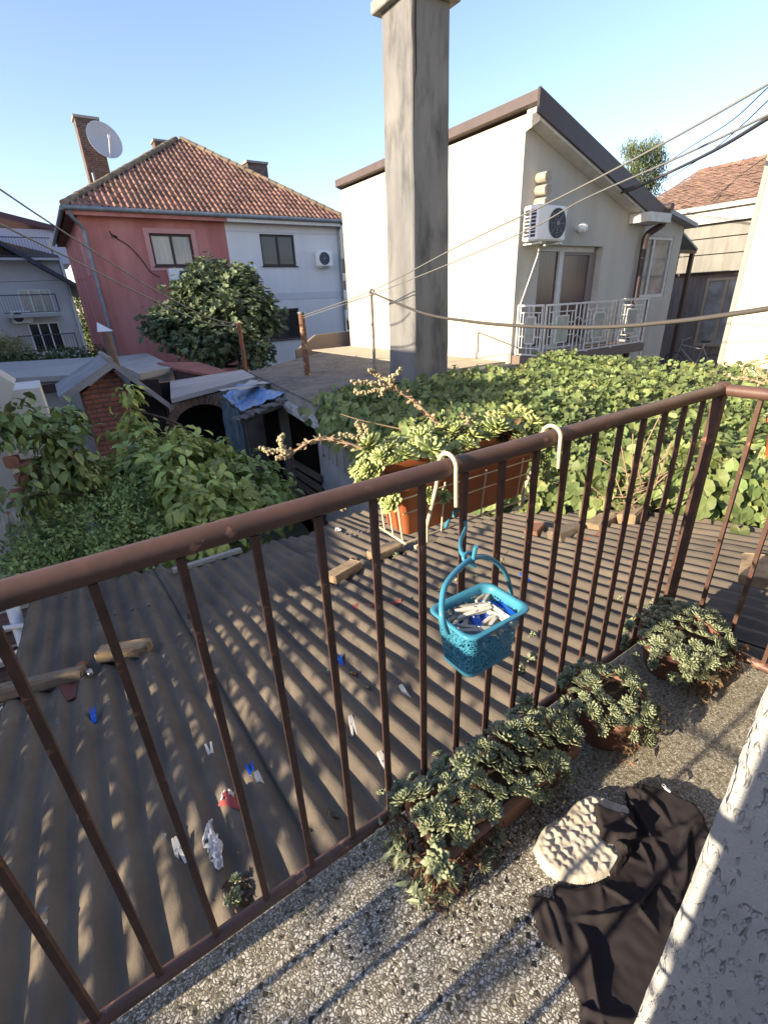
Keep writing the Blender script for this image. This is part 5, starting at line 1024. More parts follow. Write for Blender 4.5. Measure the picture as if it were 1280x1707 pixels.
def scatter(x0, x1, y0, y1, z, n, dmin, dmax, zf=None, sep=.75):
    out = []; tries = 0
    while len(out) < n and tries < 6000:
        tries += 1; x, y, d = rng.uniform(x0, x1), rng.uniform(y0, y1), rng.uniform(dmin, dmax)
        if any(math.hypot(x-o[0][0], y-o[0][1]) < sep*(d+o[1])/2 for o in out): continue
        nrm_ = np.array(((x-(x0+x1)/2)*1.2+rng.normal(0, .38), (y-(y0+y1)/2)*3+rng.normal(0, .38), 1)); out.append(((x, y, (zf(x, y) if zf else z)+rng.normal(0, .004)), d, nrm_))
    return out
def roots_and_dry(t, n, box, L_=.03, mat=None):
    b = MB(); lo, hi = map(np.array, box); P_ = lo+(hi-lo)*rng.random((n, 3)); X_ = rng.normal(0, .7, (n, 3))+(0, 0, -.7); b.inst(*leaf_t(.16, .3, -.3), P_, X_, rng.normal(0, 1, (n, 3)), L_*.72*(.4+rng.random(n))); b.build('dead_leaves', mat or DRY, t)
# trough pot
TX0, TX1, TY0, TY1, TZ = .435, .93, .475, .635, .145
def trough_mesh(b, x0, x1, y0, y1, z0, z1, tap=.02, th_=.008, rim=.012, cr=.025, nseg=5, inner=.03):
    def ring(ins, z):
        out = []; a0, a1, c0_, c1_ = x0+ins, x1-ins, y0+ins, y1-ins; r = max(.006, cr-ins*.3)
        for cx2, cy2, s_a in ((a1-r, c1_-r, 0), (a0+r, c1_-r, 90), (a0+r, c0_+r, 180), (a1-r, c0_+r, 270)):
            for k in range(nseg+1): a = math.radians(s_a+90*k/nseg); out.append((cx2+r*math.cos(a), cy2+r*math.sin(a), z))
        return out
    rs = [ring(tap+.006, z0), ring(tap, z0+.005), ring(0.004, z1-.022), ring(-.0, z1-.021), ring(-rim*.3, z1-.016), ring(-rim*.3, z1-.003), ring(0, z1), ring(th_, z1), ring(th_+.003, z1-inner)]
    k = len(rs[0]); b.add([p for r in rs for p in r], [(i*k+j, i*k+(j+1) % k, (i+1)*k+(j+1) % k, (i+1)*k+j) for i in range(len(rs)-1) for j in range(k)], True); b.add(rs[0], [tuple(range(k))[::-1]])
    return ring(th_+.003, z1-inner)
t = root('trough_pot', ((TX0+TX1)/2, (TY0+TY1)/2, 0), 'long terracotta trough on the balcony floor overflowing with houseleeks', 'flowerpot')
b = MB(); so_r = trough_mesh(b, TX0, TX1, TY0, TY1, 0, TZ, .022, .011, .02); b.build('trough', TERRA, t)
b = MB(); b.add([(p[0], p[1], p[2]+.012) for p in so_r], [tuple(range(len(so_r)))]); b.build('soil', SOIL, t)
zt_f = lambda x, y: .150+.045*max(0, 1-((y-.555)/.09)**2)
sp = scatter(TX0-.02, TX1+.0, TY0-.004, TY1+.02, 0, 84, .038, .086, zt_f, .5)
for _ in range(34):
    x = rng.uniform(TX0-.03, TX1+.02); sp.append(((x, TY0-.015+rng.normal(0, .008), rng.uniform(.06, .14)), rng.uniform(.035, .06), (rng.normal(0, .4), -1, .7))) if rng.random() < .55 else sp.append(((TX0-.03+rng.normal(0, .012), rng.uniform(TY0+.02, TY1+.04), rng.uniform(.02, .14)), rng.uniform(.035, .06), (-1, rng.normal(0, .4), .7)))
for x in np.arange(TX0-.02, .78, .045): sp.append(((x, TY1+.045+rng.normal(0, .006), .13+rng.normal(0, .01)), rng.uniform(.04, .06), (rng.normal(0, .3), .9, .8)))
sp = sp[:76]+sp[76:][::2] if len(sp) > 110 else sp
c = clump('houseleek_clump', (.68, .555, .14), 'grey-green houseleek rosettes filling the long terracotta trough', sp[:100], RV)
roots_and_dry(c, 420, ((TX0-.04, TY0-.03, .02), (TX0+.18, TY0+.01, .13)), .03); roots_and_dry(c, 260, ((TX0-.045, TY0, .01), (TX0-.01, TY1, .13)), .035); roots_and_dry(c, 300, ((TX0, TY0, .135), (TX1, TY1, .16)), .03)
roots_and_dry(c, 130, ((TX0-.06, TY0-.06, .001), (TX1+.1, TY0, .004)), .02); roots_and_dry(c, 200, ((TX0-.07, TY0+.0, .0), (TX0-.02, TY1+.03, .10)), .04, LG)
# round pots
def round_pot(cx2, cy2, r, h, label, sx_=1., sy_=1.):
    t = root('round_pot', (cx2, cy2, 0), label, 'flowerpot'); b = MB()
    b.lathe([(0, .0), (r*.66, 0), (r*.68, .004), (r*.9, h-.03), (r*.98, h-.028), (r*1.02, h-.015), (r*1.02, h-.002), (r*.99, h+.001), (r*.92, h), (r*.9, h-.02)], (cx2, cy2, 0), 36, sx_, sy_); b.build('pot', TERRA, t)
    b = MB(); b.lathe([(r*.9, h-.018), (0, h-.008)], (cx2, cy2, 0), 30, sx_, sy_); b.build('soil', SOIL, t); return t
def pot_spots(cx2, cy2, r, h, n, dmin, dmax, sx_=1., sy_=1., hang=10, side=None):
    zf = lambda x, y: h+.035*max(0, 1-(math.hypot((x-cx2)/sx_, (y-cy2)/sy_)/r)**2)
    q = [s for s in scatter(cx2-r*1.15*sx_, cx2+r*1.15*sx_, cy2-r*1.15*sy_, cy2+r*1.15*sy_, 0, n*2, dmin, dmax, zf, .56) if math.hypot((s[0][0]-cx2)/sx_, (s[0][1]-cy2)/sy_) < r*1.14][:n]
    for _ in range(hang):
        a = rng.uniform(0, 6.28) if side is None else rng.uniform(*side); rr = r*1.12; q.append(((cx2+rr*sx_*math.cos(a), cy2+rr*sy_*math.sin(a), h-rng.uniform(.0, .08)), rng.uniform(dmin, dmax)*.9, (math.cos(a), math.sin(a), .7)))
    return q
P2 = (1.15, .535); round_pot(*P2, .118, .15, 'round terracotta pot of houseleeks between the trough and the farthest pot')
c = clump('houseleek_clump', (*P2, .15), 'houseleek rosettes with a bare centre in the middle round pot', [s for s in pot_spots(*P2, .118, .158, 60, .042, .072, hang=22) if math.hypot(s[0][0]-P2[0]+.0, s[0][1]-P2[1]) > .035], RV)
roots_and_dry(c, 240, ((P2[0]-.1, P2[1]-.13, .03), (P2[0]+.13, P2[1]-.08, .14)), .03)
P3 = (1.62, .555); round_pot(*P3, .135, .15, 'farthest wide terracotta pot by the railing corner, buried under houseleeks', 1.15, .9)
c = clump('houseleek_clump', (*P3, .15), 'houseleek rosettes spilling over the farthest pot by the railing corner', pot_spots(*P3, .15, .16, 64, .044, .07, 1.2, .9, hang=34), RV)
roots_and_dry(c, 420, ((P3[0]-.12, P3[1]-.17, .02), (P3[0]+.16, P3[1]-.1, .14)), .035)
for u, v, lab in ((540, 1385, 'fallen houseleek rosette with dry roots near the bottom rail'), (388, 1497, 'fallen houseleek rosette with dry roots low on the roof at the left')):
    p = onroof(u, v, .02); c = clump('fallen_rosette', (p[0], p[1], zR(p[1])+.01), lab, [((p[0], p[1], zR(p[1])+.012), .055, (.2, -.3, 1)), ((p[0]+.02, p[1]+.035, zR(p[1])+.012), .04, (.1, .3, 1))], RV); roots_and_dry(c, 60, ((p[0]-.03, p[1]-.03, zR(p[1])+.01), (p[0]+.04, p[1]+.05, zR(p[1])+.02)), .035)
fall = [(758, 1190, 'moss lump right of the white and black peg'), (660, 928, 'succulent crumb below the brick under the planter'), (700, 958, 'succulent crumb between the planter and the basket, upper left one'), (735, 985, 'succulent crumb beside the left strap of the basket handle'), (792, 963, 'pale succulent piece inside the loop of the basket handle'), (835, 938, 'yellowish succulent piece just right of the basket hook'), (846, 925, 'yellowish succulent piece highest above the basket handle'), (882, 1100, 'greenish succulent piece right of the lower basket wall'), (865, 1118, 'dull moss lump touching the lower right of the basket'), (590, 1130, 'dark moss lump beside the highest blue peg'), (556, 1120, 'small dark crumb left of the highest blue peg'), (905, 893, 'dark crumb beside the small broken red brick'), (850, 890, 'long mossy clump behind the basket handle, left one'), (875, 899, 'long mossy clump behind the basket handle, right one'), (635, 1010, 'crumb on the dark red shard'), (318, 1030, 'round dark pebble left of the top seam of the roof'), (765, 970, 'small pale crumb behind the basket handle'), (885, 1060, 'green crumb right of the basket rim'), (590, 935, 'moss crumb beside the yellowish brick'), (1035, 1000, 'green crumb between the right balusters'), (612, 1150, 'tiny crumb between two balusters below the highest blue peg'), (760, 1100, 'crumb just left of the bottom of the basket')]
for i, (u, v, lab) in enumerate(fall):
    p = onroof(u, v, .01); b = MB(); k = 14; r_ = .010+.006*rng.random(); d_ = unit(rng.normal(size=(k, 3))); d_[:, 2] = abs(d_[:, 2]); b.inst(*succ_leaf(.35, .1, .2), np.array((p[0], p[1], zR(p[1])+.015))+d_*r_*.4, d_+(0, 0, .1), rng.normal(size=(k, 3)), r_*1.6, True)
    one('plant_crumb', b, LG if i % 3 else DRY, lab, 'plant debris', 'plant crumbs scattered on the corrugated roof')
# ------------------------------------------------------------------ hanging planter
X0, X1, Y0, Y1, ZP0, ZP1 = .550, .985, .762, .885, .795, .937
H = root('hanging_planter', ((X0+X1)/2, .82, ZP0), 'orange plastic trough planter in a cream wire hanger hooked over the handrail', 'planter')
b = MB(); sr = trough_mesh(b, X0, X1, Y0, Y1, ZP0, ZP1, .018, .004, .02, .02); b.build('trough', ORP, H)
b = MB(); b.add([(p[0], p[1], p[2]+.014) for p in sr], [tuple(range(len(sr)))]); b.build('soil', SOIL, H)
WR = M('cream_coated_wire', (.66, .58, .42), (.55, .46, .32), s=30, rough=.5)
b = MB(); r = .0022; o_ = .008
for z, ins in ((ZP0-.006, .012), (ZP0+.075, .0), (ZP1-.03, -.002)):
    b.tube([(X0-o_+ins, Y0-o_+ins, z), (X1+o_-ins, Y0-o_+ins, z), (X1+o_-ins, Y1+o_-ins, z)]+([(X0-o_+ins, Y1+o_-ins, z), (X0-o_+ins, Y0-o_+ins, z)] if z < ZP0 else []), r*.8 if z > ZP0 else .0032, 6)
for y in (Y0+.012, Y0+.05, Y0+.085): b.tube([(X0-o_+.012, y, ZP0-.008), (X0-o_-.002, y, ZP1-.03), (X0-o_-.004, y, ZP1)], r*1.1, 6)
for x in (.66, .79, .92): b.tube([(x, Y0-o_+.010, ZP0-.008), (x, Y0-o_-.002, ZP1-.02)], r, 6)
rack = b.build('wire_rack', WR, H)
for x, dz in ((.605, -.05), (.930, -.02)):
    R_ = .0262; arc = [(x, YRL+R_*math.sin(a)*1.0, ZT+.004+R_*math.cos(a)) for a in np.linspace(-1.75, 1.7, 12)]
    b = MB(); b.tube([(x, YRL-R_-.002, ZT-.062+dz*.3)]+arc+[(x, YRL+R_+.008, ZT-.05), (x, Y0-.012, ZP0+.03), (x, Y0-.012, ZP0-.012), (x-.035, Y0-.012, ZP0-.014)], .0046, 10); b.build('hook', WR, H)
zt_h = lambda x, y: ZP1-.002+.062*max(0, 1-((y-.825)/.10)**2)*(1+.5*nz(x*9, 1))
sp = scatter(X0-.03, X1+.02, Y0-.0, Y1+.045, 0, 56, .05, .095, zt_h, .5)
for _ in range(26):
    if rng.random() < .62: sp.append(((X0-.022+rng.normal(0, .012), rng.uniform(Y0, Y1+.03), ZP1+rng.uniform(-.045, .02)), rng.uniform(.045, .07), (-1, rng.normal(0, .4), .8)))
    else: sp.append(((rng.uniform(X0, X1+.03), Y1+.025, ZP1+rng.uniform(-.03, .02)), rng.uniform(.045, .07), (rng.normal(0, .4), .9, .8)))
for x, z in ((.60, ZP1-.035), (.645, ZP1-.05), (.98, ZP1-.03), (1.0, ZP1-.055), (1.005, ZP1-.09), (.955, ZP1-.02)): sp.append(((x, Y0-.016, z), .045, (rng.normal(0, .3), -1, .4)))
c = clump('succulent_clump', (.77, .82, ZP1), 'bright yellow-green succulent rosettes heaped in the hanging orange planter, with dried flower stalks', sp[:96], RV2)
b = MB(); k = 60; b.inst(*leaf_t(.3, .3, -.3), np.array((.885, .80, ZP1+.045))+rng.normal(0, .017, (k, 3)), rng.normal(0, 1, (k, 3)), rng.normal(0, 1, (k, 3)), .028); b.build('dead_flower_head', DRY, c)
STK = M('flower_stalk', (.40, .29, .20), (.34, .24, .15), s=20, rough=.8); BUD = M('flower_bud', (.40, .37, .22), (.38, .30, .19), s=30, rough=.8, island=.25)
BUDT = MB(); BUDT.lathe([(0, -.5), (.35, -.3), (.5, .05), (.36, .38), (0, .55)], (0, 0, 0), 6); BUDT = (BUDT.v, BUDT.f)
def stalk(par, main, r, branches, leafy=True, bud=.0060):
    b = MB(); q = spline(main, 6); b.tube(q, list(np.linspace(r, r*.55, len(q))), 7)
    if leafy:
        P_ = []; X_ = []
        for i in range(2, len(q)-2):
            for s in range(2): d = q[i+1]-q[i]; P_.append(q[i]); X_.append(unit(d)*.7+rng.normal(0, .6, 3))
        b.inst(*succ_leaf(.22, .1, .1), P_, X_, rng.normal(0, 1, (len(P_), 3)), .016)
    for br in branches: b.tube(spline(br, 4), r*.4, 5)
    b.build('flower_stalk', STK, par); b = MB()
    for br in branches:
        q = spline(br, 8); k = len(q); P_ = []
        for i, p in enumerate(q):
            if i < 1: continue
            for s in range(3): P_.append(p+rng.normal(0, bud*.4, 3)+(0, 0, bud*.3))
        b.inst(*BUDT, P_, rng.normal(0, 1, (len(P_), 3)), rng.normal(0, 1, (len(P_), 3)), bud*(.8+.5*rng.random(len(P_))), True)
    b.build('flower_buds', BUD, par)
dP = lambda u, v, y=.84: on(u, v, y=y)
stalk(c, [dP(605, 748), dP(572, 737, .86), dP(545, 731, .88), dP(515, 737, .9), dP(490, 753, .92), dP(478, 757, .93)], .0042, [[dP(482, 757, .92), dP(466, 752, .93), dP(450, 753, .94), dP(436, 748, .95)], [dP(480, 757, .92), dP(470, 745, .93), dP(468, 733, .93), dP(473, 727, .93)], [dP(485, 756, .92), dP(470, 764, .93), dP(462, 764, .93)]])
stalk(c, [dP(738, 712, .83), dP(712, 690, .85), dP(690, 668, .87), dP(668, 654, .89), dP(648, 640, .91)], .0048, [[dP(655, 645, .9), dP(640, 633, .91), dP(625, 622, .92), dP(617, 618, .92)], [dP(650, 642, .9), dP(655, 630, .9), dP(668, 616, .9)], [dP(655, 648, .9), dP(630, 640, .91), dP(610, 640, .92), dP(590, 638, .93)], [dP(658, 650, .9), dP(635, 650, .91), dP(612, 655, .92), dP(592, 655, .93)], [dP(640, 648, .9), dP(636, 658, .9)]])
stalk(c, [dP(672, 716, .86), dP(640, 709, .88), dP(600, 700, .9), dP(568, 690, .92)], .0018, [], False)
stalk(c, [dP(620, 742, .86), dP(606, 735, .88), dP(600, 730, .89)], .003, [[dP(600, 733, .88), dP(585, 728, .89), dP(568, 726, .9)], [dP(602, 732, .88), dP(600, 718, .89), dP(596, 706, .89)], [dP(602, 732, .88), dP(612, 720, .88), dP(606, 708, .88)]])
stalk(c, [dP(600, 806, .84), dP(585, 822, .85), dP(570, 836, .86), dP(545, 845, .87)], .003, [[dP(560, 842, .86), dP(548, 845, .87), dP(538, 846, .87)], [dP(572, 836, .86), dP(575, 848, .86), dP(570, 850, .86)]])
stalk(c, [dP(770, 715, .85), dP(785, 700, .87)], .003, [[dP(780, 702, .87), dP(770, 690, .88)], [dP(785, 700, .87), dP(795, 690, .88)]])
# plant outside the side railing, at the right edge
sp = [((1.93+rng.normal(0, .03), .42+rng.uniform(-.18, .14), .93+rng.normal(0, .03)), rng.uniform(.05, .08), (-.5+rng.normal(0, .4), .3, 1)) for _ in range(30)]+[((1.90, .45+rng.normal(0, .08), .80+rng.uniform(-.08, .1)), .05, (-1, .2, .5)) for _ in range(14)]
t2 = root('hanging_planter', (1.95, .4, .78), 'planter outside the side railing at the right edge, mostly hidden by its plant', 'planter')
b = MB(); sr = trough_mesh(b, 1.87, 2.0, .1, .56, .76, .90, .015, .004, .02, .02); b.build('trough', ORP, t2); b = MB(); b.add([(p[0], p[1], p[2]+.01) for p in sr], [tuple(range(len(sr)))]); b.build('soil', SOIL, t2)
c = clump('succulent_clump', (1.95, .4, .9), 'succulent with curling pinkish flower stalks outside the side railing at the right edge', sp, RV2)
qx = lambda u, v, x=1.97: on(u, v, x=x)
stalk(c, [qx(1275, 640), qx(1250, 632), qx(1235, 628)], .004, [[qx(1240, 630), qx(1225, 632), qx(1214, 625)], [qx(1245, 630), qx(1238, 612), qx(1252, 604), qx(1262, 602)]]); stalk(c, [qx(1285, 640), qx(1268, 625), qx(1262, 612)], .004, [[qx(1264, 622), qx(1262, 610), qx(1275, 605)], [qx(1275, 600), qx(1282, 592), qx(1290, 595)]])
# ------------------------------------------------------------------ peg basket
def aqua():
    m = M('aqua_plastic', (.065, .29, .42), rough=.38, spec=.45, transl=.12); nt = m.node_tree; N = nt.nodes; tc = N.new('ShaderNodeTexCoord')
    v = N.new('ShaderNodeTexVoronoi'); v.feature = 'DISTANCE_TO_EDGE'; v.inputs['Scale'].default_value = 150; link(nt, tc.outputs['Object'], v.inputs['Vector'])
    g = N.new('ShaderNodeMath'); g.operation = 'GREATER_THAN'; g.inputs[1].default_value = .125; link(nt, v.outputs['Distance'], g.inputs[0])
    t = N.new('ShaderNodeBsdfTransparent'); ms = N.new('ShaderNodeMixShader'); out = N['Material Output']; src = out.inputs[0].links[0].from_socket
    link(nt, g.outputs[0], ms.inputs[0]); link(nt, src, ms.inputs[1]); link(nt, t.outputs[0], ms.inputs[2]); link(nt, ms.outputs[0], out.inputs[0]); return m
AQ, AQS = aqua(), M('aqua_plastic_solid', (.065, .29, .42), rough=.35, spec=.45, transl=.1)
BX0, BX1, BY0, BY1, BZ0, BZ1 = .480, .638, .473, .590, .628, .742
H = root('peg_basket', ((BX0+BX1)/2, (BY0+BY1)/2, BZ0), 'aqua blue perforated plastic basket full of clothes pegs hanging from a hooked handle', 'basket')
def rrect(ins, z, cr=.022, ns=6, sag=0):
    out = []; a0, a1, c0_, c1_ = BX0+ins, BX1-ins, BY0+ins, BY1-ins; r = max(.008, cr-ins*.2)
    for cx2, cy2, s_a in ((a1-r, c1_-r, 0), (a0+r, c1_-r, 90), (a0+r, c0_+r, 180), (a1-r, c0_+r, 270)):
        for k in range(ns+1): a = math.radians(s_a+90*k/ns); out.append((cx2+r*math.cos(a), cy2+r*math.sin(a), z))
    return out
def loft(b, rs, sm=True): k = len(rs[0]); b.add([p for r in rs for p in r], [(i*k+j, i*k+(j+1) % k, (i+1)*k+(j+1) % k, (i+1)*k+j) for i in range(len(rs)-1) for j in range(k)], sm)
b = MB(); loft(b, [rrect(.016, BZ0+.004), rrect(.006, BZ1-.010)]); loft(b, [rrect(.0175, BZ0+.004), rrect(.0075, BZ1-.010)]); b.build('perforated_wall', AQ, H)
b = MB(); loft(b, [rrect(.0055, BZ1-.014), rrect(.0055, BZ1-.004), rrect(-.003, BZ1-.002), rrect(-.005, BZ1), rrect(-.003, BZ1+.0025), rrect(.004, BZ1+.0025), rrect(.008, BZ1-.002), rrect(.008, BZ1-.014)]); b.build('rim', AQS, H)
b = MB(); q = rrect(.017, BZ0+.003); b.add(q, [tuple(range(len(q)))]); loft(b, [rrect(.020, BZ0), rrect(.016, BZ0), rrect(.0155, BZ0+.008)]); b.build('base', AQS, H)
b = MB(); ym = (BY0+BY1)/2-.005; ys_ = [(BX0+.035, BY0-.003)]; 
hp = [on(745, 1055, y=BY0-.003), on(737, 1030, y=BY0-.006), on(737, 1000, y=.485), on(743, 975, y=.50), on(765, 948, y=.52), on(790, 930, y=.535), on(815, 930, y=.55), on(838, 948, y=.57), on(848, 970, y=.588), on(852, 990, y=BY1+.002)]
qq = spline(hp, 5)
for i in range(len(qq)-1): pass
b.tube(qq, .0052, 8); hd = b.build('handle', AQS, H)
b = MB(); b.tube(spline([on(792, 945, y=.53), on(778, 938, y=.535), on(772, 930, y=.54), on(778, 922, y=.545), on(788, 922, y=.545), on(786, 934, y=.54)], 4), .0036, 8)
b.tube(spline([on(775, 930, y=.54), on(768, 918, y=.56), on(768, 900, y=.60), on(776, 880, y=.65), on(772, 862, y=.70), on(764, 850, y=.745), on(757, 853, y=.765), on(756, 862, y=.765)], 5), .0042, 8)
b.tube([on(793, 911, y=.52), on(788, 936, y=.53)], .0042, 8); b.tube([on(748, 865, y=.74), on(742, 880, y=.735)], .0045, 8); b.build('hook', AQS, hd)
GB = 'clothes pegs heaped in the blue basket'
def bpeg(kind, u0, v0, u1, v1, z, lab, dz=0.):
    p, q = on(u0, v0, z=z), on(u1, v1, z=z-dz); d = q-p; c_ = (p+q)/2; put_peg(kind, c_, (rng.normal(0, .35), -math.asin(max(-1, min(1, d[2]/np.linalg.norm(d)))), math.atan2(d[1], d[0])), lab, GB, 1.0)
zP = .712
for kind, u0, v0, u1, v1, dz_, lab in (('g', 762, 1017, 817, 1008, .012, 'upper grey-white peg lying straight across the back of the blue basket'), ('w', 763, 1025, 816, 1012, .015, 'large ivory peg in front of the upper one in the blue basket'), ('g', 762, 1049, 827, 1053, .012, 'long grey-white peg lying across the front of the blue basket'), ('w', 820, 1018, 852, 1038, .012, 'cream peg pointing to the right corner of the blue basket'),
   ('b', 822, 1002, 860, 1032, .004, 'big blue peg along the right side of the blue basket'), ('b', 787, 1018, 796, 1042, .005, 'light blue peg standing in the middle of the blue basket'), ('b', 810, 1014, 806, 1038, .004, 'dark blue peg behind the middle one in the blue basket'), ('g', 748, 1042, 775, 1022, .0, 'greyed peg slanting along the left wall of the blue basket'),
   ('g', 806, 998, 818, 984, .012, 'grey peg poking up at the back of the blue basket'), ('w', 814, 1040, 828, 1025, .006, 'ivory peg upright at the right front of the blue basket'), ('w', 780, 1040, 782, 1020, -.004, 'narrow ivory peg left of the light blue one in the blue basket'), ('b', 765, 1045, 785, 1058, -.006, 'blue peg low at the front of the blue basket'), ('g', 830, 1048, 842, 1035, .004, 'grey peg tip pointing up at the right front of the blue basket'), ('g', 790, 1006, 815, 1000, -.004, 'grey peg half hidden at the back wall of the blue basket')):
    bpeg(kind, u0, v0, u1, v1, zP+dz_*.8, lab, rng.normal(0, .006))
for i in range(13):
    c_ = np.array((rng.uniform(BX0+.056, BX1-.056), rng.uniform(BY0+.052, BY1-.052), rng.uniform(.662, .695))); put_peg('bgw'[i % 3], c_, (rng.normal(0, .5), rng.normal(0, .2), rng.normal(0, .45)), 'clothes peg buried in the heap under the upper pegs of the blue basket', GB, .95)
b = MB(); n_ = 14; v = [(BX0+.02+(BX1-BX0-.04)*i/n_, BY0+.018+(BY1-BY0-.036)*j/n_, .66+.008*nz(i*.7, j*.7)) for i in range(n_+1) for j in range(n_+1)]
# ------------------------------------------------------------------ rough stone slab and garment
def blobgrid(poly, step, hf, name, mat, root_=None, label=None, cat=None, skirt=True):
    poly = [tuple(p[:2]) for p in spline([(*p, 0) for p in poly]+[(*poly[0], 0)], 4)[:-1]]
    xs_ = [p[0] for p in poly]; ys_ = [p[1] for p in poly]; nx, ny = int((max(xs_)-min(xs_))/step)+2, int((max(ys_)-min(ys_))/step)+2; idx = {}; v = []; f = []
    def dist(x, y):
        return min(math.hypot(x-(a[0]+(b_[0]-a[0])*t), y-(a[1]+(b_[1]-a[1])*t)) for a, b_ in zip(poly, poly[1:]+poly[:1]) for t in [max(0, min(1, ((x-a[0])*(b_[0]-a[0])+(y-a[1])*(b_[1]-a[1]))/((b_[0]-a[0])**2+(b_[1]-a[1])**2+1e-12)))])
    def snap(x, y):
        best = (9, x, y)
        for a, b_ in zip(poly, poly[1:]+poly[:1]):
            t = max(0, min(1, ((x-a[0])*(b_[0]-a[0])+(y-a[1])*(b_[1]-a[1]))/((b_[0]-a[0])**2+(b_[1]-a[1])**2+1e-12))); q = (a[0]+(b_[0]-a[0])*t, a[1]+(b_[1]-a[1])*t); e = math.hypot(x-q[0], y-q[1])
            if e < best[0]: best = (e, *q)
        return best[1:]
    for i in range(nx):
        for j in range(ny):
            x, y = min(xs_)+i*step, min(ys_)+j*step
            if inside(poly, x, y): d_ = dist(x, y); xy = snap(x, y) if d_ < step*.8 else (x, y); idx[i, j] = len(v); v.append((*xy, hf(x, y, d_ if d_ >= step*.8 else 0)))
    for (i, j) in list(idx):
        if all(k in idx for k in ((i+1, j), (i+1, j+1), (i, j+1))): f.append((idx[i, j], idx[i+1, j], idx[i+1, j+1], idx[i, j+1]))
    # skirt down to the floor
    from collections import Counter
    ec = Counter(); 
    for q in f:
        for a, c_ in zip(q, q[1:]+q[:1]): ec[(min(a, c_), max(a, c_))] += 1
    for (a, c_), k in ec.items():
        if k == 1: n0 = len(v); v += [(v[a][0], v[a][1], .0015), (v[c_][0], v[c_][1], .0015)]; f.append((a, c_, n0+1, n0))
    b = MB(); b.add(v, f, True); return one(name, b, mat, label, cat)
stp = [tuple(on(u, v, z=.02)[:2]) for u, v in ((888, 1410), (905, 1378), (935, 1358), (960, 1335), (990, 1325), (1025, 1338), (1050, 1350), (1060, 1400), (1030, 1452), (985, 1470), (940, 1468), (905, 1445))]
rs_ = random.Random(5); KN = [(i*.021+rs_.uniform(-.007, .007), j*.018+rs_.uniform(-.006, .006), rs_.uniform(.003, .010), rs_.uniform(.010, .016)) for i in range(24, 50) for j in range(10, 28)]
def hstone(x, y, d):
    pz = 0.
    for kx, ky, kh, kr in KN:
        r_ = abs(x-kx)*.9+abs(y-ky)*1.1
        if r_ < kr: pz = max(pz, kh*(1-r_/kr)**.8)
    return .030*min(1, (d/.010))**.5+pz*min(1, d/.02)+.004*nz(x*14, y*14)+.0015*nz(x*70, y*70)
blobgrid(stp, .0032, hstone, 'stone_slab', M('pale_limestone', (.56, .53, .46), (.46, .41, .33), s=22, rough=.9, bump=.4, bs=160, bd=.002, c3=(.40, .37, .31), s3=14, r3=(.55, .7)), label='pale knobbly limestone slab on the balcony floor under the black garment', cat='stone slab')
clp = [tuple(on(u, v, z=.03)[:2]) for u, v in ((1045, 1308), (1072, 1303), (1095, 1308), (1140, 1328), (1170, 1350), (1200, 1420), (1240, 1500), (1260, 1620), (1180, 1760), (1040, 1800), (975, 1740), (968, 1660), (962, 1640), (940, 1605), (935, 1580), (905, 1560), (892, 1520), (882, 1488), (903, 1486), (925, 1490), (925, 1465), (960, 1472), (985, 1468), (1010, 1455), (1024, 1430), (1020, 1410), (1000, 1398), (987, 1342), (1012, 1350), (1045, 1355))]
rc_ = random.Random(11); CRE = []
for _ in range(46):
    cx2, cy2 = rc_.uniform(.45, 1.15), rc_.uniform(-.05, .42); a_ = rc_.choice((.5, 1.2, 2.4, 2.9))+rc_.uniform(-.45, .45)
    CRE.append((cx2, cy2, math.cos(a_), math.sin(a_), rc_.uniform(.04, .17), rc_.uniform(.0045, .013), rc_.uniform(.006, .022), rc_.uniform(0, 9)))
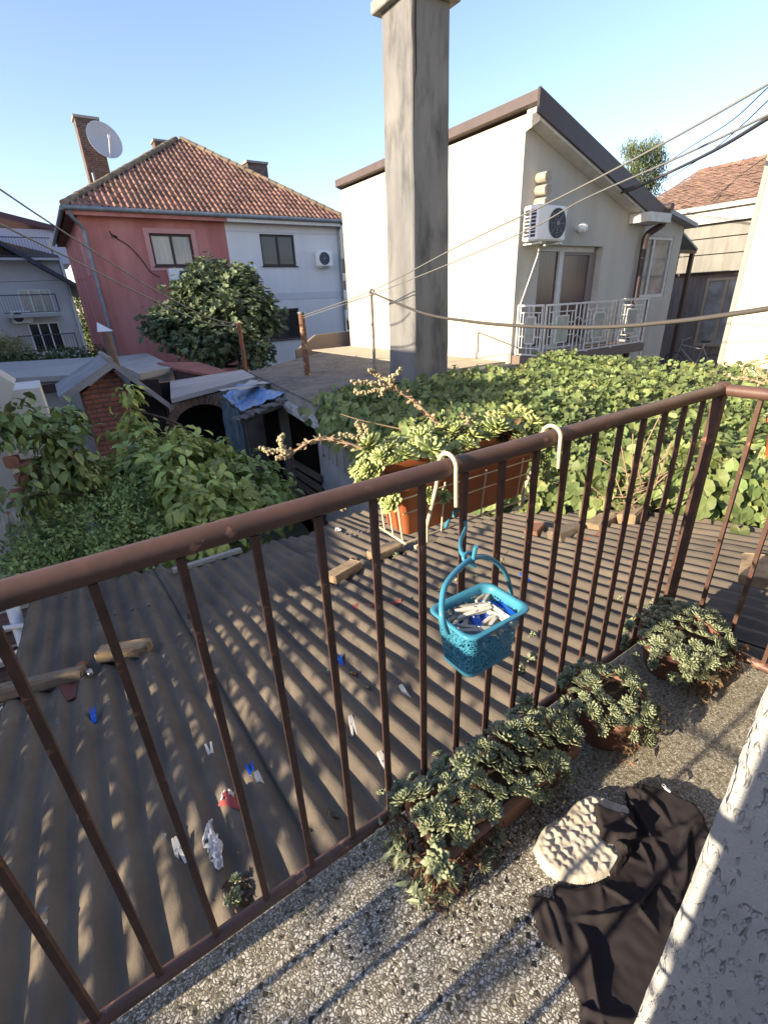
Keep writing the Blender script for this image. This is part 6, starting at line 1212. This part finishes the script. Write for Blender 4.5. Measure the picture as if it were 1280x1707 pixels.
def hcl(x, y, d):
    h = 0.
    for cx2, cy2, ca, sa, L_, w_, hh, ph in CRE:
        u_ = (x-cx2)*ca+(y-cy2)*sa
        if abs(u_) > L_: continue
        v_ = -(x-cx2)*sa+(y-cy2)*ca+.018*math.sin(u_*22+ph)
        if abs(v_) < w_*3: h = max(h, hh*math.exp(-(v_/w_)**2)*(1-(u_/L_)**2))+.15*min(h, hh*math.exp(-(v_/w_)**2)*(1-(u_/L_)**2))
    base = .010 if not inside(stp, x, y) else .042
    return .003+(base+h+.022*max(0, .3+nz(x*6, y*6, 2))+.003*nz(x*40, y*40))*min(1, (d+.002)/.012)**.6
cl = blobgrid(clp, .0036, hcl, 'garment', M('black_cotton', (.024, .020, .022), (.034, .028, .029), s=5, rough=.85, bump=.15, bs=900, bd=.0006, spec=.15), label='crumpled black cotton garment dropped on the balcony floor over the stone slab', cat='garment')
p = on(1112, 1318, z=.04); b = MB(); b.obox(p+(0, 0, .004), (.010, .018, .006), .6, .5, bev=.002); b.tube([p+(.004*math.cos(a), .010+.006*math.sin(a), .007) for a in np.linspace(0, 6, 10)], .0016, 5); one('white_clasp', b, WHITE, 'small white plastic clasp on the collar of the black garment', 'clasp')
# ------------------------------------------------------------------ outside the picture towards the sun: house blocks shaped for shade, dappling tree
t = root('shading_house', (-8, 12, -3), 'unseen house blocks to the left outside the picture, shaped to cast shade', 'house')
b = MB(); b.box((-12, 6.2, -3), (-6, 19.5, 4.05)); b.box((-12, 19.6, -3), (-6, 35, 7.5)); b.box((-9, 2.75, -3), (-6.2, 4.29, 2.0)); b.box((-9, 4.3, -3), (-6.2, 6.19, 3.85)); b.build('wall', GREYD, t)
t = root('garden_tree', (-4, 1.2, -3), 'garden tree to the left outside the picture', 'tree')
b = MB(); foliage(b, [((-4, y, .52+.1*nz(y, 1)), (.5, .45, .62)) for y in np.arange(-1.6, 2.7, .4)], 8000, .13, leaf_t(.32), shell=.1, cluster=3)
foliage(b, [((-4, y, 1.28+.2*nz(y*1.7, 1)), (.5, .3, .36)) for y in np.arange(-.7, 2.9, .5)], 470, .12, leaf_t(.34), shell=.1, cluster=4, spread=.5); b.build('crown', LEAF_P, t)
b = MB(); limbs(b, (-4, 1.2, -3), (-4, 1.2, -.5), .12, [(-4, y, .9) for y in (-1, 0, 1, 2)]); b.build('trunk', BARK, t)
for o in D.objects:
    if '_o' in o: del o['_o']
for m_ in D.materials:
    if '_mp' in m_: del m_['_mp']
